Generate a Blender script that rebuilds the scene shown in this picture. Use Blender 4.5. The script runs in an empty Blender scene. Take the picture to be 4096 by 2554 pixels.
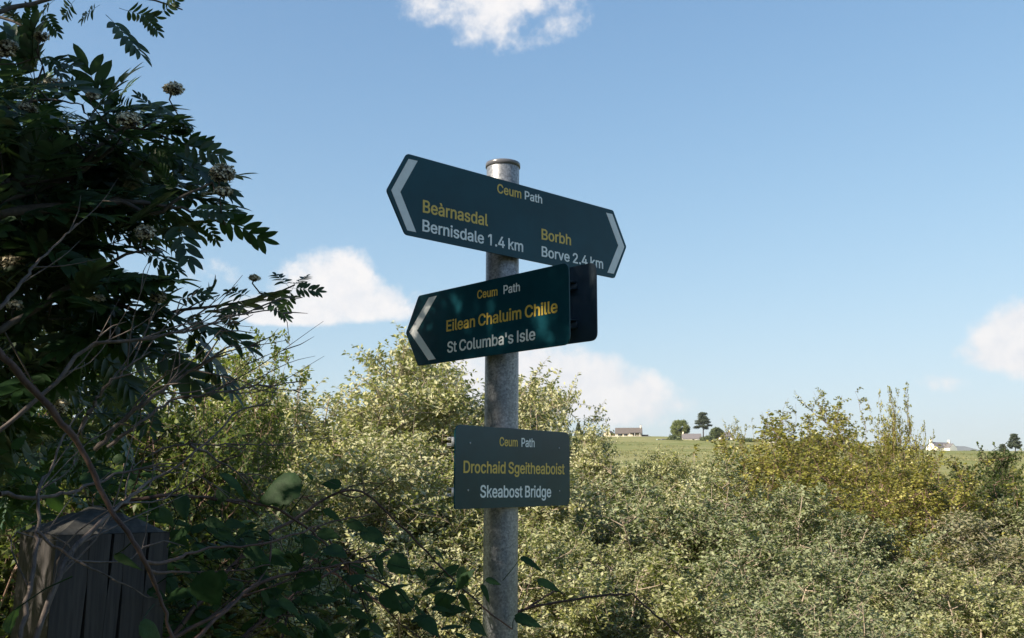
import bpy, math, random
import numpy as np
from mathutils import Vector, Matrix
rng = np.random.default_rng(11)
random.seed(5)
SC = bpy.context.scene
COL = SC.collection
R = math.radians

# ------------------------------------------------------------------ camera
EYE = Vector((0, 0, 1.6)); FPX = 3982.0; TH = R(9.4); RO = R(0.25)
cd = bpy.data.cameras.new('camera'); cam = bpy.data.objects.new('camera', cd); COL.objects.link(cam)
cd.sensor_width = 36; cd.lens = 35.0; cd.clip_start = 0.05; cd.clip_end = 20000
_c, _s, _ct, _st = math.cos(RO), math.sin(RO), math.cos(TH), math.sin(TH)
CR = Vector((_c, -_s*_st, _s*_ct)); CU = Vector((-_s, -_c*_st, _c*_ct)); CF = Vector((0, _ct, _st))
M = Matrix((CR, CU, -CF)).transposed().to_4x4(); M.translation = EYE
cam.matrix_world = M
SC.camera = cam

# ------------------------------------------------------------------ sun and sky
SUN_EL, SUN_BACK = R(28), R(34)          # from the left, a little behind the camera
SD = Vector((-math.cos(SUN_EL)*math.cos(SUN_BACK), -math.cos(SUN_EL)*math.sin(SUN_BACK), math.sin(SUN_EL)))
ld = bpy.data.lights.new('sun', 'SUN'); ld.energy = 5.0; ld.angle = R(0.55); ld.color = (1.0, 0.87, 0.68)
sun = bpy.data.objects.new('sun', ld); COL.objects.link(sun)
sun.rotation_euler = SD.to_track_quat('Z', 'Y').to_euler()
SC.view_settings.view_transform = 'Standard'; SC.view_settings.look = 'None'
SC.view_settings.gamma = 1; SC.view_settings.use_curve_mapping = False
SC.view_settings.exposure = 1.2
SC.cycles.max_bounces = 8; SC.cycles.transparent_max_bounces = 4

def ray(px, py):
    a, b = (px-2048)/FPX, (1277-py)/FPX
    return CR*a + CU*b + CF
def P(px, py, Y):
    """world point on the line of sight through a photo position, at ground distance Y ahead"""
    d = ray(px, py); return EYE + d*(Y/d.y)

world = bpy.data.worlds.new('World'); SC.world = world; world.use_nodes = True
nt = world.node_tree; N = nt.nodes; L = nt.links; N.clear()
def nd(t, **k):
    n = N.new(t)
    for a, v in k.items(): setattr(n, a, v)
    return n
def mth(op, a, b=None, c=None, clamp=False):
    n = nd('ShaderNodeMath', operation=op, use_clamp=clamp)
    for i, v in enumerate((a, b, c)):
        if v is None: continue
        if hasattr(v, 'is_linked') or isinstance(v, bpy.types.NodeSocket): L.new(v, n.inputs[i])
        else: n.inputs[i].default_value = v
    return n.outputs[0]
out = nd('ShaderNodeOutputWorld'); bg = nd('ShaderNodeBackground')
sky = nd('ShaderNodeTexSky', sky_type='NISHITA'); sky.sun_disc = False
sky.sun_elevation = SUN_EL; sky.sun_rotation = math.atan2(SD.x, SD.y)
sky.altitude = 30; sky.air_density = 1.0; sky.dust_density = 0.9; sky.ozone_density = 1.6
tc = nd('ShaderNodeTexCoord')
DIR = tc.outputs['Generated']
tint = nd('ShaderNodeMix', data_type='RGBA', blend_type='MULTIPLY'); tint.inputs[0].default_value = 1
spx = nd('ShaderNodeSeparateColor'); L.new(sky.outputs[0], spx.inputs[0]); cpx = nd('ShaderNodeCombineColor')
for i, (g_, k_) in enumerate(((.98, .80), (1.27, .98), (1.72, 1.48))):    # film-like shoulder on the sky's brightness
    v_ = mth('DIVIDE', mth('MULTIPLY', spx.outputs[i], g_), mth('ADD', 1.0, mth('MULTIPLY', spx.outputs[i], k_*.24)))
    L.new(mth('MULTIPLY', mth('POWER', mth('MULTIPLY', v_, .2757), (1.22, 1.18, 1.32)[i]), (1.075, .985, 1.045)[i]/.2757), cpx.inputs[i])
L.new(cpx.outputs[0], tint.inputs[6]); tint.inputs[7].default_value = (1, 1, 1, 1)
# clouds: soft lumps standing at real bearings of the sky, broken up by noise
n1 = nd('ShaderNodeTexNoise'); n1.inputs['Scale'].default_value = 14; n1.inputs['Detail'].default_value = 9; n1.inputs['Roughness'].default_value = 0.62
L.new(DIR, n1.inputs['Vector'])
n2 = nd('ShaderNodeTexNoise'); n2.inputs['Scale'].default_value = 46; n2.inputs['Detail'].default_value = 6; n2.inputs['Roughness'].default_value = 0.6
L.new(DIR, n2.inputs['Vector'])
nz = mth('ADD', mth('MULTIPLY', mth('SUBTRACT', n1.outputs[0], 0.5), 3.0), mth('MULTIPLY', mth('SUBTRACT', n2.outputs[0], 0.5), 1.5))
def lobe(px, py, w, h, k=1.0, flat=1.0):
    d = ray(px, py).normalized()
    r = d.cross(Vector((0, 0, 1))).normalized(); u = r.cross(d).normalized()
    def dot(v):
        n = nd('ShaderNodeVectorMath', operation='DOT_PRODUCT'); L.new(DIR, n.inputs[0]); n.inputs[1].default_value = v; return n.outputs['Value']
    a = mth('MULTIPLY', dot(r), FPX/w); b = mth('MULTIPLY', dot(u), FPX/h)
    if flat != 1.0:
        b = mth('MAXIMUM', b, mth('MULTIPLY', b, flat))
        b = mth('ABSOLUTE', b) if False else b
    bb = mth('MULTIPLY', b, b)
    if flat != 1.0:
        lo = mth('MULTIPLY', mth('MINIMUM', mth('MULTIPLY', dot(u), FPX/h), 0.0), -flat)
        hi = mth('MAXIMUM', mth('MULTIPLY', dot(u), FPX/h), 0.0)
        s = mth('ADD', lo, hi); bb = mth('MULTIPLY', s, s)
    m = mth('SUBTRACT', 1.0, mth('ADD', mth('MULTIPLY', a, a), bb))
    m = mth('MULTIPLY', m, mth('GREATER_THAN', dot(d), 0.5))
    m = mth('SUBTRACT', m, mth('MULTIPLY', mth('SUBTRACT', 1.0, mth('GREATER_THAN', dot(d), 0.5)), 3.0))
    return mth('ADD', mth('MULTIPLY', m, k), -(1-k)*0.6) if k != 1.0 else m
LB = [(2000, -20, 270, 170, .95), (1710, 20, 170, 90, .66), (2200, 90, 170, 130, .64),
      (1330, 1185, 230, 165, 1.3, 1.5), (1180, 1260, 300, 85, 1.1, 2.0), (1500, 1235, 250, 110, 1.2, 1.7),
      (2290, 1560, 320, 165, 1.3, 1.25), (2500, 1600, 270, 140, 1.1, 1.3), (2060, 1540, 400, 190, 1.15, 1.2), (1760, 1470, 260, 140, 1.0), (2620, 1590, 120, 80, .95),
      (4120, 1385, 190, 150, 1.2, 1.3), (3990, 1430, 140, 70, .85), (3830, 1535, 130, 45, .55), (850, 1085, 150, 60, .6),
      (-900, 1300, 500, 200, 1.0, 1.5), (5400, 1250, 520, 190, 1.0, 1.5)]
acc = None
for l in LB:
    v = lobe(*l); acc = v if acc is None else mth('MAXIMUM', acc, v)
dens = mth('ADD', acc, nz)
mr = nd('ShaderNodeMapRange', interpolation_type='SMOOTHSTEP'); L.new(dens, mr.inputs[0])
mr.inputs[1].default_value = -0.25; mr.inputs[2].default_value = .85; mr.inputs[3].default_value = 0; mr.inputs[4].default_value = 1.0
ccr = nd('ShaderNodeValToRGB'); L.new(n2.outputs[0], ccr.inputs[0])
ccr.color_ramp.elements[0].position = .35; ccr.color_ramp.elements[0].color = (.87, .87, .90, 1)
ccr.color_ramp.elements[1].position = .62; ccr.color_ramp.elements[1].color = (1.0, .965, .95, 1)
cl = nd('ShaderNodeMix', data_type='RGBA', blend_type='MULTIPLY'); cl.inputs[0].default_value = 1
L.new(ccr.outputs[0], cl.inputs[6]); CLOUD_L = 3.7; cl.inputs[7].default_value = (CLOUD_L, CLOUD_L, CLOUD_L, 1)
cm = nd('ShaderNodeMix', data_type='RGBA'); L.new(mth('MULTIPLY', mr.outputs[0], 0.93), cm.inputs[0])
L.new(tint.outputs[2], cm.inputs[6]); L.new(cl.outputs[2], cm.inputs[7])
L.new(cm.outputs[2], bg.inputs[0]); bg.inputs[1].default_value = 0.12
L.new(bg.outputs[0], out.inputs[0])

# ------------------------------------------------------------------ helpers
def tag(o, label=None, cat=None, group=None, kind=None):
    if label: o['label'] = label
    if cat: o['category'] = cat
    if group: o['group'] = group
    if kind: o['kind'] = kind
    return o
def empty(name, loc=(0, 0, 0), rz=0, **k):
    o = bpy.data.objects.new(name, None); COL.objects.link(o); o.location = loc; o.rotation_euler = (0, 0, rz); o.empty_display_size = .1
    return tag(o, **k)
def link(name, me, parent=None, mat=None):
    o = bpy.data.objects.new(name, me); COL.objects.link(o)
    if mat is not None and len(me.materials) == 0: me.materials.append(mat)
    if parent is not None: o.parent = parent
    return o
def mesh(name, V, F, attr=None, smooth=False):
    """V (n,3); F list of arrays (m,3) / (m,4); attr per-vertex float"""
    V = np.asarray(V, np.float32); Fs = F if isinstance(F, (list, tuple)) and len(F) and isinstance(F[0], np.ndarray) else [np.asarray(F)]
    me = bpy.data.meshes.new(name)
    loops = np.concatenate([f.reshape(-1) for f in Fs]).astype(np.int32)
    tot = np.concatenate([np.full(len(f), f.shape[1]) for f in Fs]).astype(np.int32)
    st = np.concatenate([[0], np.cumsum(tot)[:-1]]).astype(np.int32)
    me.vertices.add(len(V)); me.vertices.foreach_set('co', V.reshape(-1))
    me.loops.add(len(loops)); me.loops.foreach_set('vertex_index', loops)
    me.polygons.add(len(tot)); me.polygons.foreach_set('loop_start', st); me.polygons.foreach_set('loop_total', tot)
    if attr is not None:
        a = me.attributes.new('rnd', 'FLOAT', 'POINT'); a.data.foreach_set('value', np.asarray(attr, np.float32))
    me.update(calc_edges=True)
    if smooth: me.polygons.foreach_set('use_smooth', np.ones(len(tot), bool))
    return me
def nrm(v): return v/np.maximum(np.linalg.norm(v, axis=-1, keepdims=True), 1e-9)
def tubes(Pt, Rd, m=5):
    """Pt (N,K,3), Rd (N,K) -> V,F for N tubes"""
    Pt = np.asarray(Pt, float); Rd = np.asarray(Rd, float); n, K, _ = Pt.shape
    T = np.gradient(Pt, axis=1); T = nrm(T)
    ref = np.where(np.abs(T[..., 2:3]) > .9, np.array([1., 0, 0]), np.array([0, 0, 1.]))
    A = nrm(np.cross(T, ref)); B = np.cross(T, A)
    th = np.arange(m)/m*2*math.pi
    V = Pt[:, :, None, :] + Rd[:, :, None, None]*(np.cos(th)[None, None, :, None]*A[:, :, None, :] + np.sin(th)[None, None, :, None]*B[:, :, None, :])
    idx = np.arange(n*K*m).reshape(n, K, m)
    a = idx[:, :-1, :]; b = np.roll(a, -1, 2); d = idx[:, 1:, :]; c = np.roll(d, -1, 2)
    return V.reshape(-1, 3), np.stack([a, b, c, d], -1).reshape(-1, 4)
def join(parts):
    """list of (V,F,attr or None) with F tri or quad arrays -> V, [F...], attr"""
    Vs, Fs, At, o = [], [], [], 0
    for p in parts:
        V, F = p[0], p[1]; Vs.append(V)
        for f in (F if isinstance(F, list) else [F]): Fs.append(np.asarray(f)+o)
        At.append(p[2] if len(p) > 2 and p[2] is not None else np.full(len(V), .5)); o += len(V)
    return np.concatenate(Vs), Fs, np.concatenate(At)
def smoothline(pts, n=None, wob=0.0):
    """Catmull-Rom through 3D points"""
    p = np.array([tuple(q) for q in pts], float); p = np.vstack([2*p[0]-p[1], p, 2*p[-1]-p[-2]])
    k = 5 if n is None else n; o = []
    for i in range(1, len(p)-2):
        for t in np.arange(k)/k:
            o.append(.5*((2*p[i])+(-p[i-1]+p[i+1])*t+(2*p[i-1]-5*p[i]+4*p[i+1]-p[i+2])*t*t+(-p[i-1]+3*p[i]-3*p[i+1]+p[i+2])*t**3))
    o.append(p[-2]); o = np.array(o)
    if wob: o[1:-1] += rng.normal(0, wob, (len(o)-2, 3))
    return o
def resample(p, K):
    d = np.concatenate([[0], np.cumsum(np.linalg.norm(np.diff(p, axis=0), axis=1))]); t = np.linspace(0, d[-1], K)
    return np.stack([np.interp(t, d, p[:, i]) for i in range(3)], 1)
class Mat:
    def __init__(s, name):
        s.m = bpy.data.materials.new(name); s.m.use_nodes = True; s.t = s.m.node_tree; s.n = s.t.nodes; s.l = s.t.links
        s.b = s.n['Principled BSDF']; s.o = s.n['Material Output']
    def node(s, t, **k):
        n = s.n.new(t)
        for a, v in k.items():
            if a.startswith('i_'): n.inputs[a[2:]].default_value = v
            else: setattr(n, a, v)
        return n
    def link(s, a, b): s.l.new(a, b)
    def ramp(s, fac, stops):
        r = s.node('ShaderNodeValToRGB'); s.link(fac, r.inputs[0]); e = r.color_ramp.elements
        while len(e) < len(stops): e.new(.5)
        for el, (p, c) in zip(e, stops): el.position = p; el.color = (*c, 1)
        return r.outputs[0]
    def noise(s, scale, detail=4, rough=.55, coord='Object', vec=None, mscale=None):
        n = s.node('ShaderNodeTexNoise'); n.inputs['Scale'].default_value = scale; n.inputs['Detail'].default_value = detail; n.inputs['Roughness'].default_value = rough
        t = s.node('ShaderNodeTexCoord'); v = t.outputs[coord]
        if mscale is not None:
            mp = s.node('ShaderNodeMapping'); mp.inputs['Scale'].default_value = mscale; s.link(v, mp.inputs[0]); v = mp.outputs[0]
        s.link(v, n.inputs['Vector']); return n.outputs[0]
    def bump(s, h, strength=.3, dist=.01):
        b = s.node('ShaderNodeBump'); b.inputs['Strength'].default_value = strength; b.inputs['Distance'].default_value = dist
        s.link(h, b.inputs['Height']); s.link(b.outputs[0], s.b.inputs['Normal']); return b
    def mix(s, f, a, b, blend='MIX'):
        n = s.node('ShaderNodeMix', data_type='RGBA', blend_type=blend)
        for i, v in ((0, f), (6, a), (7, b)):
            if isinstance(v, bpy.types.NodeSocket): s.link(v, n.inputs[i])
            elif i == 0: n.inputs[0].default_value = v
            else: n.inputs[i].default_value = (*v, 1)
        return n.outputs[2]
def leafmat(name, stops, under=None, transl=.35, rough=.5, spec=.35, tcol=None, mottle=0):
    m = Mat(name); a = m.node('ShaderNodeAttribute', attribute_name='rnd')
    col = m.ramp(a.outputs['Fac'], stops)
    if mottle:
        nn = m.noise(mottle, 5, .65); col = m.mix(1.0, col, m.ramp(nn, [(.3, (.55, .6, .55)), (.55, (1, 1, 1)), (.75, (1.0, 1.0, .8))]), 'MULTIPLY'); m.bump(nn, .35, .004)
    if under is not None:
        g = m.node('ShaderNodeNewGeometry'); col = m.mix(g.outputs['Backfacing'], col, m.mix(.75, col, under))
    m.link(col, m.b.inputs['Base Color']); m.b.inputs['Roughness'].default_value = rough; m.b.inputs['Specular IOR Level'].default_value = spec
    tr = m.node('ShaderNodeBsdfTranslucent'); m.link(m.mix(.6, col, tcol or (.30, .40, .06)), tr.inputs[0])
    mx = m.node('ShaderNodeMixShader'); mx.inputs[0].default_value = transl
    m.link(m.b.outputs[0], mx.inputs[1]); m.link(tr.outputs[0], mx.inputs[2]); m.link(mx.outputs[0], m.o.inputs[0])
    return m.m
def barkmat(name, c1, c2, scale=60, rough=.8, bump=.4):
    m = Mat(name); n = m.noise(scale, 6, .65, mscale=(1, 1, .35))
    m.link(m.ramp(n, [(.3, c1), (.7, c2)]), m.b.inputs['Base Color']); m.b.inputs['Roughness'].default_value = rough
    m.bump(n, bump, .002); return m.m
def plain(name, c, rough=.7, var=.15, scale=8, spec=.3, metal=0):
    m = Mat(name); n = m.noise(scale, 5, .6)
    m.link(m.ramp(n, [(.3, tuple(x*(1-var) for x in c)), (.7, tuple(min(1, x*(1+var)) for x in c))]), m.b.inputs['Base Color'])
    m.b.inputs['Roughness'].default_value = rough; m.b.inputs['Specular IOR Level'].default_value = spec; m.b.inputs['Metallic'].default_value = metal
    return m.m

WILLOW = [leafmat('willow_leaf_olive', [(0, (.11, .13, .03)), (.5, (.22, .235, .07)), (1, (.39, .38, .16))], under=(.40, .41, .24), transl=.35, rough=.5),
          leafmat('willow_leaf', [(0, (.14, .155, .05)), (.5, (.29, .295, .11)), (1, (.48, .455, .22))], under=(.48, .48, .32), transl=.33, rough=.55),
          leafmat('willow_leaf_sage', [(0, (.05, .075, .028)), (.5, (.125, .155, .060)), (1, (.28, .295, .135))], under=(.28, .31, .19), transl=.28, rough=.55)]
BIRCHG = leafmat('birch_leaf_green', [(0, (.045, .075, .018)), (.5, (.10, .14, .03)), (1, (.20, .23, .06))], transl=.4, rough=.4, spec=.4, tcol=(.30, .38, .05))
BIRCHL = leafmat('birch_leaf', [(0, (.11, .13, .024)), (.5, (.23, .23, .048)), (1, (.40, .37, .11))], transl=.38, rough=.35, spec=.5, tcol=(.36, .34, .04))
WILLOW.append(leafmat('willow_leaf_brownish', [(0, (.07, .07, .03)), (.5, (.15, .145, .065)), (1, (.27, .25, .13))], under=(.30, .29, .19), transl=.3, rough=.5))
ALDER = leafmat('alder_leaf', [(0, (.025, .04, .012)), (.6, (.05, .07, .02)), (1, (.09, .11, .035))], transl=.3, rough=.5)
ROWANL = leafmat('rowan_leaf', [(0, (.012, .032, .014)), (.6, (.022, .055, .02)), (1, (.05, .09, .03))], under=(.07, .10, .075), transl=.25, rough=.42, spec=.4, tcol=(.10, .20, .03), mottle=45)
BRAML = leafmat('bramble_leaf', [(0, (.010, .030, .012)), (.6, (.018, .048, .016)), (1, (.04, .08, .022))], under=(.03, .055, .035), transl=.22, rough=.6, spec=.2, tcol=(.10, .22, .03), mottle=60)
TWIG = barkmat('twig_bark', (.20, .155, .12), (.44, .37, .29))
BIRCHB = barkmat('birch_twig_bark', (.10, .055, .04), (.24, .16, .13))
ROWANB = barkmat('rowan_bark', (.035, .03, .028), (.10, .085, .075))
CANEB = barkmat('cane_bark', (.035, .018, .016), (.10, .06, .048), 90)
DEADB = barkmat('dead_wood', (.045, .035, .033), (.145, .118, .108), 90)
FLOWER = plain('rowan_blossom', (.62, .57, .44), .8, .2, 300)
print('materials ok')

# ------------------------------------------------------------------ land
_U = np.array([-3, -.2, .08, .15, .27, .40, .52, 3]); _E = np.array([.049, .049, .0495, .0487, .046, .0352, .0350, .033])
_D = np.array([600, 600, 575, 575, 560, 480, 470, 470])
def gz(x, y):
    r = math.hypot(x, y); u = x/max(y, 1.0) if y > 0 else (3 if x > 0 else -3)
    e = float(np.interp(u, _U, _E))/math.hypot(1, min(abs(u), 1)) if y > 0 else .03; DC = float(np.interp(u, _U, _D))
    t = r/DC
    if t <= 1: z = (1.6 + e*DC)*t**1.6
    else: z = (1.6+e*DC) - (r-DC)*.03
    return z
def ground():
    rs = np.concatenate([np.linspace(0, 20, 14), np.geomspace(24, 6000, 70)]); na = 200
    V, F = [], []
    for i, r in enumerate(rs):
        for j in range(na):
            a = 2*math.pi*j/na; x, y = r*math.sin(a), r*math.cos(a)
            z = gz(x, y)
            z += .05*math.sin(x*.7)*math.cos(y*.6) + (min(r, 300)/300)*.35*math.sin(x*.043+1)*math.sin(y*.031)
            V.append((x, y, z-.02))
    for i in range(len(rs)-1):
        for j in range(na):
            a, b = i*na+j, i*na+(j+1) % na; F.append((a, b, b+na, a+na))
    m = Mat('grass_field')
    n1 = m.noise(.022, 7, .68); n2 = m.noise(.11, 7, .75); n3 = m.noise(9, 5, .7)
    c = m.ramp(n1, [(.42, (.12, .155, .045)), (.5, (.22, .235, .085)), (.57, (.36, .32, .16))])
    c = m.mix(.5, c, m.ramp(n2, [(.3, (.10, .13, .04)), (.55, (.20, .22, .08)), (.75, (.34, .31, .16))]))
    n4 = m.noise(1.0, 6, .65, mscale=(.02, .09, .05)); c = m.mix(m.ramp(n4, [(.45, (0, 0, 0)), (.62, (.75, .75, .75))]), c, (.34, .31, .17)); c = m.mix(.35, c, m.ramp(n3, [(.3, (.05, .07, .02)), (.7, (.22, .22, .09))]))
    m.link(c, m.b.inputs['Base Color']); m.b.inputs['Roughness'].default_value = .95; m.b.inputs['Specular IOR Level'].default_value = .1
    m.bump(n2, .8, .6)
    o = link('ground', mesh('ground', V, np.array(F), smooth=True), mat=m.m); tag(o, kind='structure')
ground()
def hills():
    """low far ridge some kilometres off"""
    xs = np.linspace(-6000, 9000, 240); V = []; F = []
    for i, x in enumerate(xs):
        u = x/4200
        top = np.interp(u, [-1.4, .25, .36, .40, .42, .45, .49, .505, .53, .62, 2], [.030, .034, .040, .0425, .040, .0423, .0420, .036, .034, .036, .03])
        z = 1.6 + 4200*top + 5*math.sin(x*.011) + 3*math.sin(x*.031)
        V += [(x, 4000, -20), (x, 4200, z*.7), (x, 4500, z*4500/4200 if False else z), (x, 6000, z*.6)]
    for i in range(len(xs)-1):
        for k in range(3): a = i*4+k; F.append((a, a+4, a+5, a+1))
    m = Mat('haze_blue_hill'); n = m.noise(.004, 6, .6)
    m.link(m.ramp(n, [(.35, (.10, .115, .12)), (.65, (.15, .16, .155))]), m.b.inputs['Base Color']); m.b.inputs['Roughness'].default_value = 1  # distance haze is partly put into this grey-blue hill colour
    o = link('hills', mesh('hills', V, np.array(F), smooth=True), mat=m.m); tag(o, kind='structure')
hills()

# ------------------------------------------------------------------ bushes and trees
def leaves_on(rg, B, D, n, llen, lw, t0=.15, spread=.9, droop=0.0, up=.3, fold=.25):
    """B twig base (N,3), D twig vector (N,3); n leaves each; returns V,F,attr (4 verts / 2 tris each)"""
    Nn = len(B); t = t0 + (1-t0)*((np.arange(n)+.5)/n)
    base = B[:, None, :] + D[:, None, :]*t[None, :, None]
    T = nrm(D)[:, None, :]*np.ones((1, n, 1)); q = rg.normal(size=(Nn, n, 3)); per = nrm(q - (q*T).sum(-1, keepdims=True)*T)
    d = nrm(T*(1-spread) + per*spread + np.array([0, 0, up-droop]) + rg.normal(0, .15, (Nn, n, 3)))
    base = base.reshape(-1, 3); d = d.reshape(-1, 3); k = len(base)
    s = rg.uniform(.6, 1.25, k)[:, None]
    side = nrm(np.cross(d, np.array([0, 0, 1.]) + rg.normal(0, .55, (k, 3)))); nm = np.cross(side, d)
    l = llen*s; w = lw*s
    v0 = base; v1 = base + d*l*.5 + side*w*.5 + nm*w*fold; v2 = base + d*l - nm*l*.08; v3 = base + d*l*.5 - side*w*.5 + nm*w*fold
    V = np.stack([v0, v1, v2, v3], 1).reshape(-1, 3); i = np.arange(k)*4
    F = np.concatenate([np.stack([i, i+2, i+1], 1), np.stack([i, i+3, i+2], 1)])
    at = np.repeat(np.clip(rg.normal(.5, .2, k), 0, 1), 4)
    return V, F, at
SIZE = {}
def bush_meshes(seed, name, Rr, H, stems=14, sides=12, twigs=14, nl=12, llen=.034, lw=.016, tw=.28, upr=.6, low=.25, spikes=0, droop=0, leafmats=None, bark=None, srad=.017, flat=.45):
    """a crown in local units (radius Rr, height H)"""
    rg = np.random.default_rng(seed); K = 8; tt = np.linspace(0, 1, K)
    az = (np.arange(stems)+rg.uniform(0, 1, stems))/stems*2*math.pi*3.0; rho = np.sqrt(rg.uniform(0.02, 1, stems))
    tip = np.stack([Rr*rho*np.cos(az), Rr*rho*np.sin(az), H*(1-flat*rho**2)*rg.uniform(.78, 1.0, stems)], 1)
    b0 = np.stack([Rr*.15*np.cos(az), Rr*.15*np.sin(az), -.1*np.ones(stems)], 1)
    mid = (b0+tip)/2 + np.stack([-.12*tip[:, 0], -.12*tip[:, 1], .14*H*np.ones(stems)], 1) + rg.normal(0, .06*H, (stems, 3))
    S = (1-tt)[None, :, None]**2*b0[:, None]+2*((1-tt)*tt)[None, :, None]*mid[:, None]+(tt**2)[None, :, None]*tip[:, None]
    S += rg.normal(0, .012*H, S.shape)*(tt > 0)[None, :, None]
    sr = srad*(1-.8*tt)[None, :]*rg.uniform(.7, 1.2, (stems, 1))
    V1 = tubes(S, sr, 5)
    # side branches
    ns = stems*sides; si = np.repeat(np.arange(stems), sides); tb = rg.uniform(low, .98, ns)
    f = tb*(K-1); i0 = np.minimum(f.astype(int), K-2); fr = (f-i0)[:, None]
    sb = S[si, i0]*(1-fr)+S[si, i0+1]*fr
    sdir = nrm(rg.normal(0, 1, (ns, 3))*np.array([1, 1, .5]) + np.array([0, 0, upr]) + .5*nrm(sb*np.array([1, 1, 0])))
    sl = H*rg.uniform(.10, .24, ns)*(1.15-.5*tb)
    K2 = 5; t2 = np.linspace(0, 1, K2)
    SB = sb[:, None]+sdir[:, None]*(sl[:, None]*t2[None])[..., None] + np.array([0, 0, 1.])*(sl[:, None]*.25*(t2[None]**2))[..., None]
    SB += rg.normal(0, .006*H, SB.shape)*(t2 > 0)[None, :, None]
    V2 = tubes(SB, (.0062*(1-.7*t2)[None, :]*np.ones((ns, 1))), 4)
    # twigs
    nt_ = ns*twigs; ti = np.repeat(np.arange(ns), twigs); tb2 = rg.uniform(.1, 1, nt_); f = tb2*(K2-1); i0 = np.minimum(f.astype(int), K2-2); fr = (f-i0)[:, None]
    tbp = SB[ti, i0]*(1-fr)+SB[ti, i0+1]*fr
    td = nrm(rg.normal(0, 1, (nt_, 3)) + np.array([0, 0, upr-droop]) + sdir[ti]*.7)*(tw*rg.uniform(.4, 1.1, nt_))[:, None]
    if spikes:
        k = spikes; j = rg.choice(np.where(SB[:, -1, 2] > H*.62)[0], k); 
        sp0 = SB[j, -1]; sd = nrm(np.stack([rg.normal(0, .22, k), rg.normal(0, .22, k), np.ones(k)], 1))*(H*rg.uniform(.12, .26, k))[:, None]
        SPK = sp0[:, None]+sd[:, None]*t2[None, :, None]+rg.normal(0, .004*H, (k, K2, 3))*(t2 > 0)[None, :, None]
        V4 = tubes(SPK, .0035*(1-.7*t2)[None, :]*np.ones((k, 1)), 4)
        m_ = 9; kk = np.repeat(np.arange(k), m_); u_ = rg.uniform(.05, 1, k*m_)[:, None]
        tbp = np.concatenate([tbp, sp0[kk]+sd[kk]*u_]); td = np.concatenate([td, nrm(rg.normal(0, 1, (k*m_, 3))+np.array([0, 0, .5]))*(tw*.45)])
    keep = tbp[:, 2] > H*.08; tbp = tbp[keep]; td = td[keep]
    tp = np.stack([tbp, tbp+td*.55+rg.normal(0, .008, td.shape), tbp+td], 1)
    V3 = tubes(tp, np.tile(np.array([.0022, .0016, .0008]), (len(tp), 1)), 3)
    parts = [V1, V2, V3] + ([V4] if spikes else [])
    V, F, _ = join(parts)
    wood = mesh(name+'_stems', V, F); wood.materials.append(bark)
    V, F, at = leaves_on(rg, tbp, td, nl, llen, lw, droop=droop)
    # gentle drift of leaf colour through the crown, as on any shrub
    at = np.clip(at + .24*np.sin(V[:, 0]*3.1+seed)*np.sin(V[:, 2]*3.6+V[:, 1]*2), 0, 1)
    fol = mesh(name+'_foliage', V, F, at)
    SIZE[name] = (float(np.percentile(V[:, 2], 99.6 if not spikes else 99.9)), float(np.percentile(np.hypot(V[:, 0], V[:, 1]), 93)))
    return wood, fol, name
def plant(name, variant, loc, rz, s, leaf, label, cat, group=None):
    o = empty(name, loc, rz, label=label, cat=cat, group=group); wood, fol, _n = variant
    o.scale = s
    w = link('stem', wood, o)
    key = (fol.name, leaf.name)
    if key not in plant.cache:
        f = fol if len(fol.materials) == 0 else fol.copy()
        f.materials.clear(); f.materials.append(leaf); plant.cache[key] = f
    f = link('foliage', plant.cache[key], o); f['kind'] = 'stuff'
    return o
plant.cache = {}
WV = [bush_meshes(20+i, 'willow%d' % i, 1.3, 2.6, stems=14, sides=14, twigs=14, nl=14, llen=.044, lw=.022, bark=TWIG) for i in range(4)]
BV = [bush_meshes(40+i, 'birch%d' % i, 1.2, 3.0, stems=10, sides=14, twigs=10, nl=10, llen=.040, lw=.032, tw=.30, upr=.9, spikes=26, droop=.1, bark=BIRCHB, low=.12) for i in range(2)]
AV = [bush_meshes(60, 'alder', 1.4, 2.8, stems=14, sides=13, twigs=12, nl=12, llen=.045, lw=.036, bark=BIRCHB, low=.1)]
def put(kind, px, top, Y, Rm, label, leaf=None, k=None, sz=1.0, group=None):
    t = P(px, top, Y); g = gz(t.x, Y)-.05; H = t.z-g
    vs = {'willow': WV, 'birch': BV, 'alder': AV}[kind]; i = put.n[kind]; put.n[kind] += 1; v = vs[i % len(vs)]
    h0, r0 = SIZE[v[2]]
    s = (Rm/r0, Rm/r0, H/h0)
    lf = leaf or {'willow': WILLOW[0], 'birch': BIRCHL, 'alder': ALDER}[kind]
    nm = {'willow': 'willow_bush', 'birch': 'birch_tree', 'alder': 'alder_bush'}[kind]
    cat = {'willow': 'bush', 'birch': 'tree', 'alder': 'bush'}[kind]
    return plant(nm, v, (t.x, Y, g), rng.uniform(0, 6.28), s, lf, label, cat, group)
put.n = {'willow': 0, 'birch': 0, 'alder': 0}
G = 'willow bushes of the thicket behind the signpost'
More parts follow.
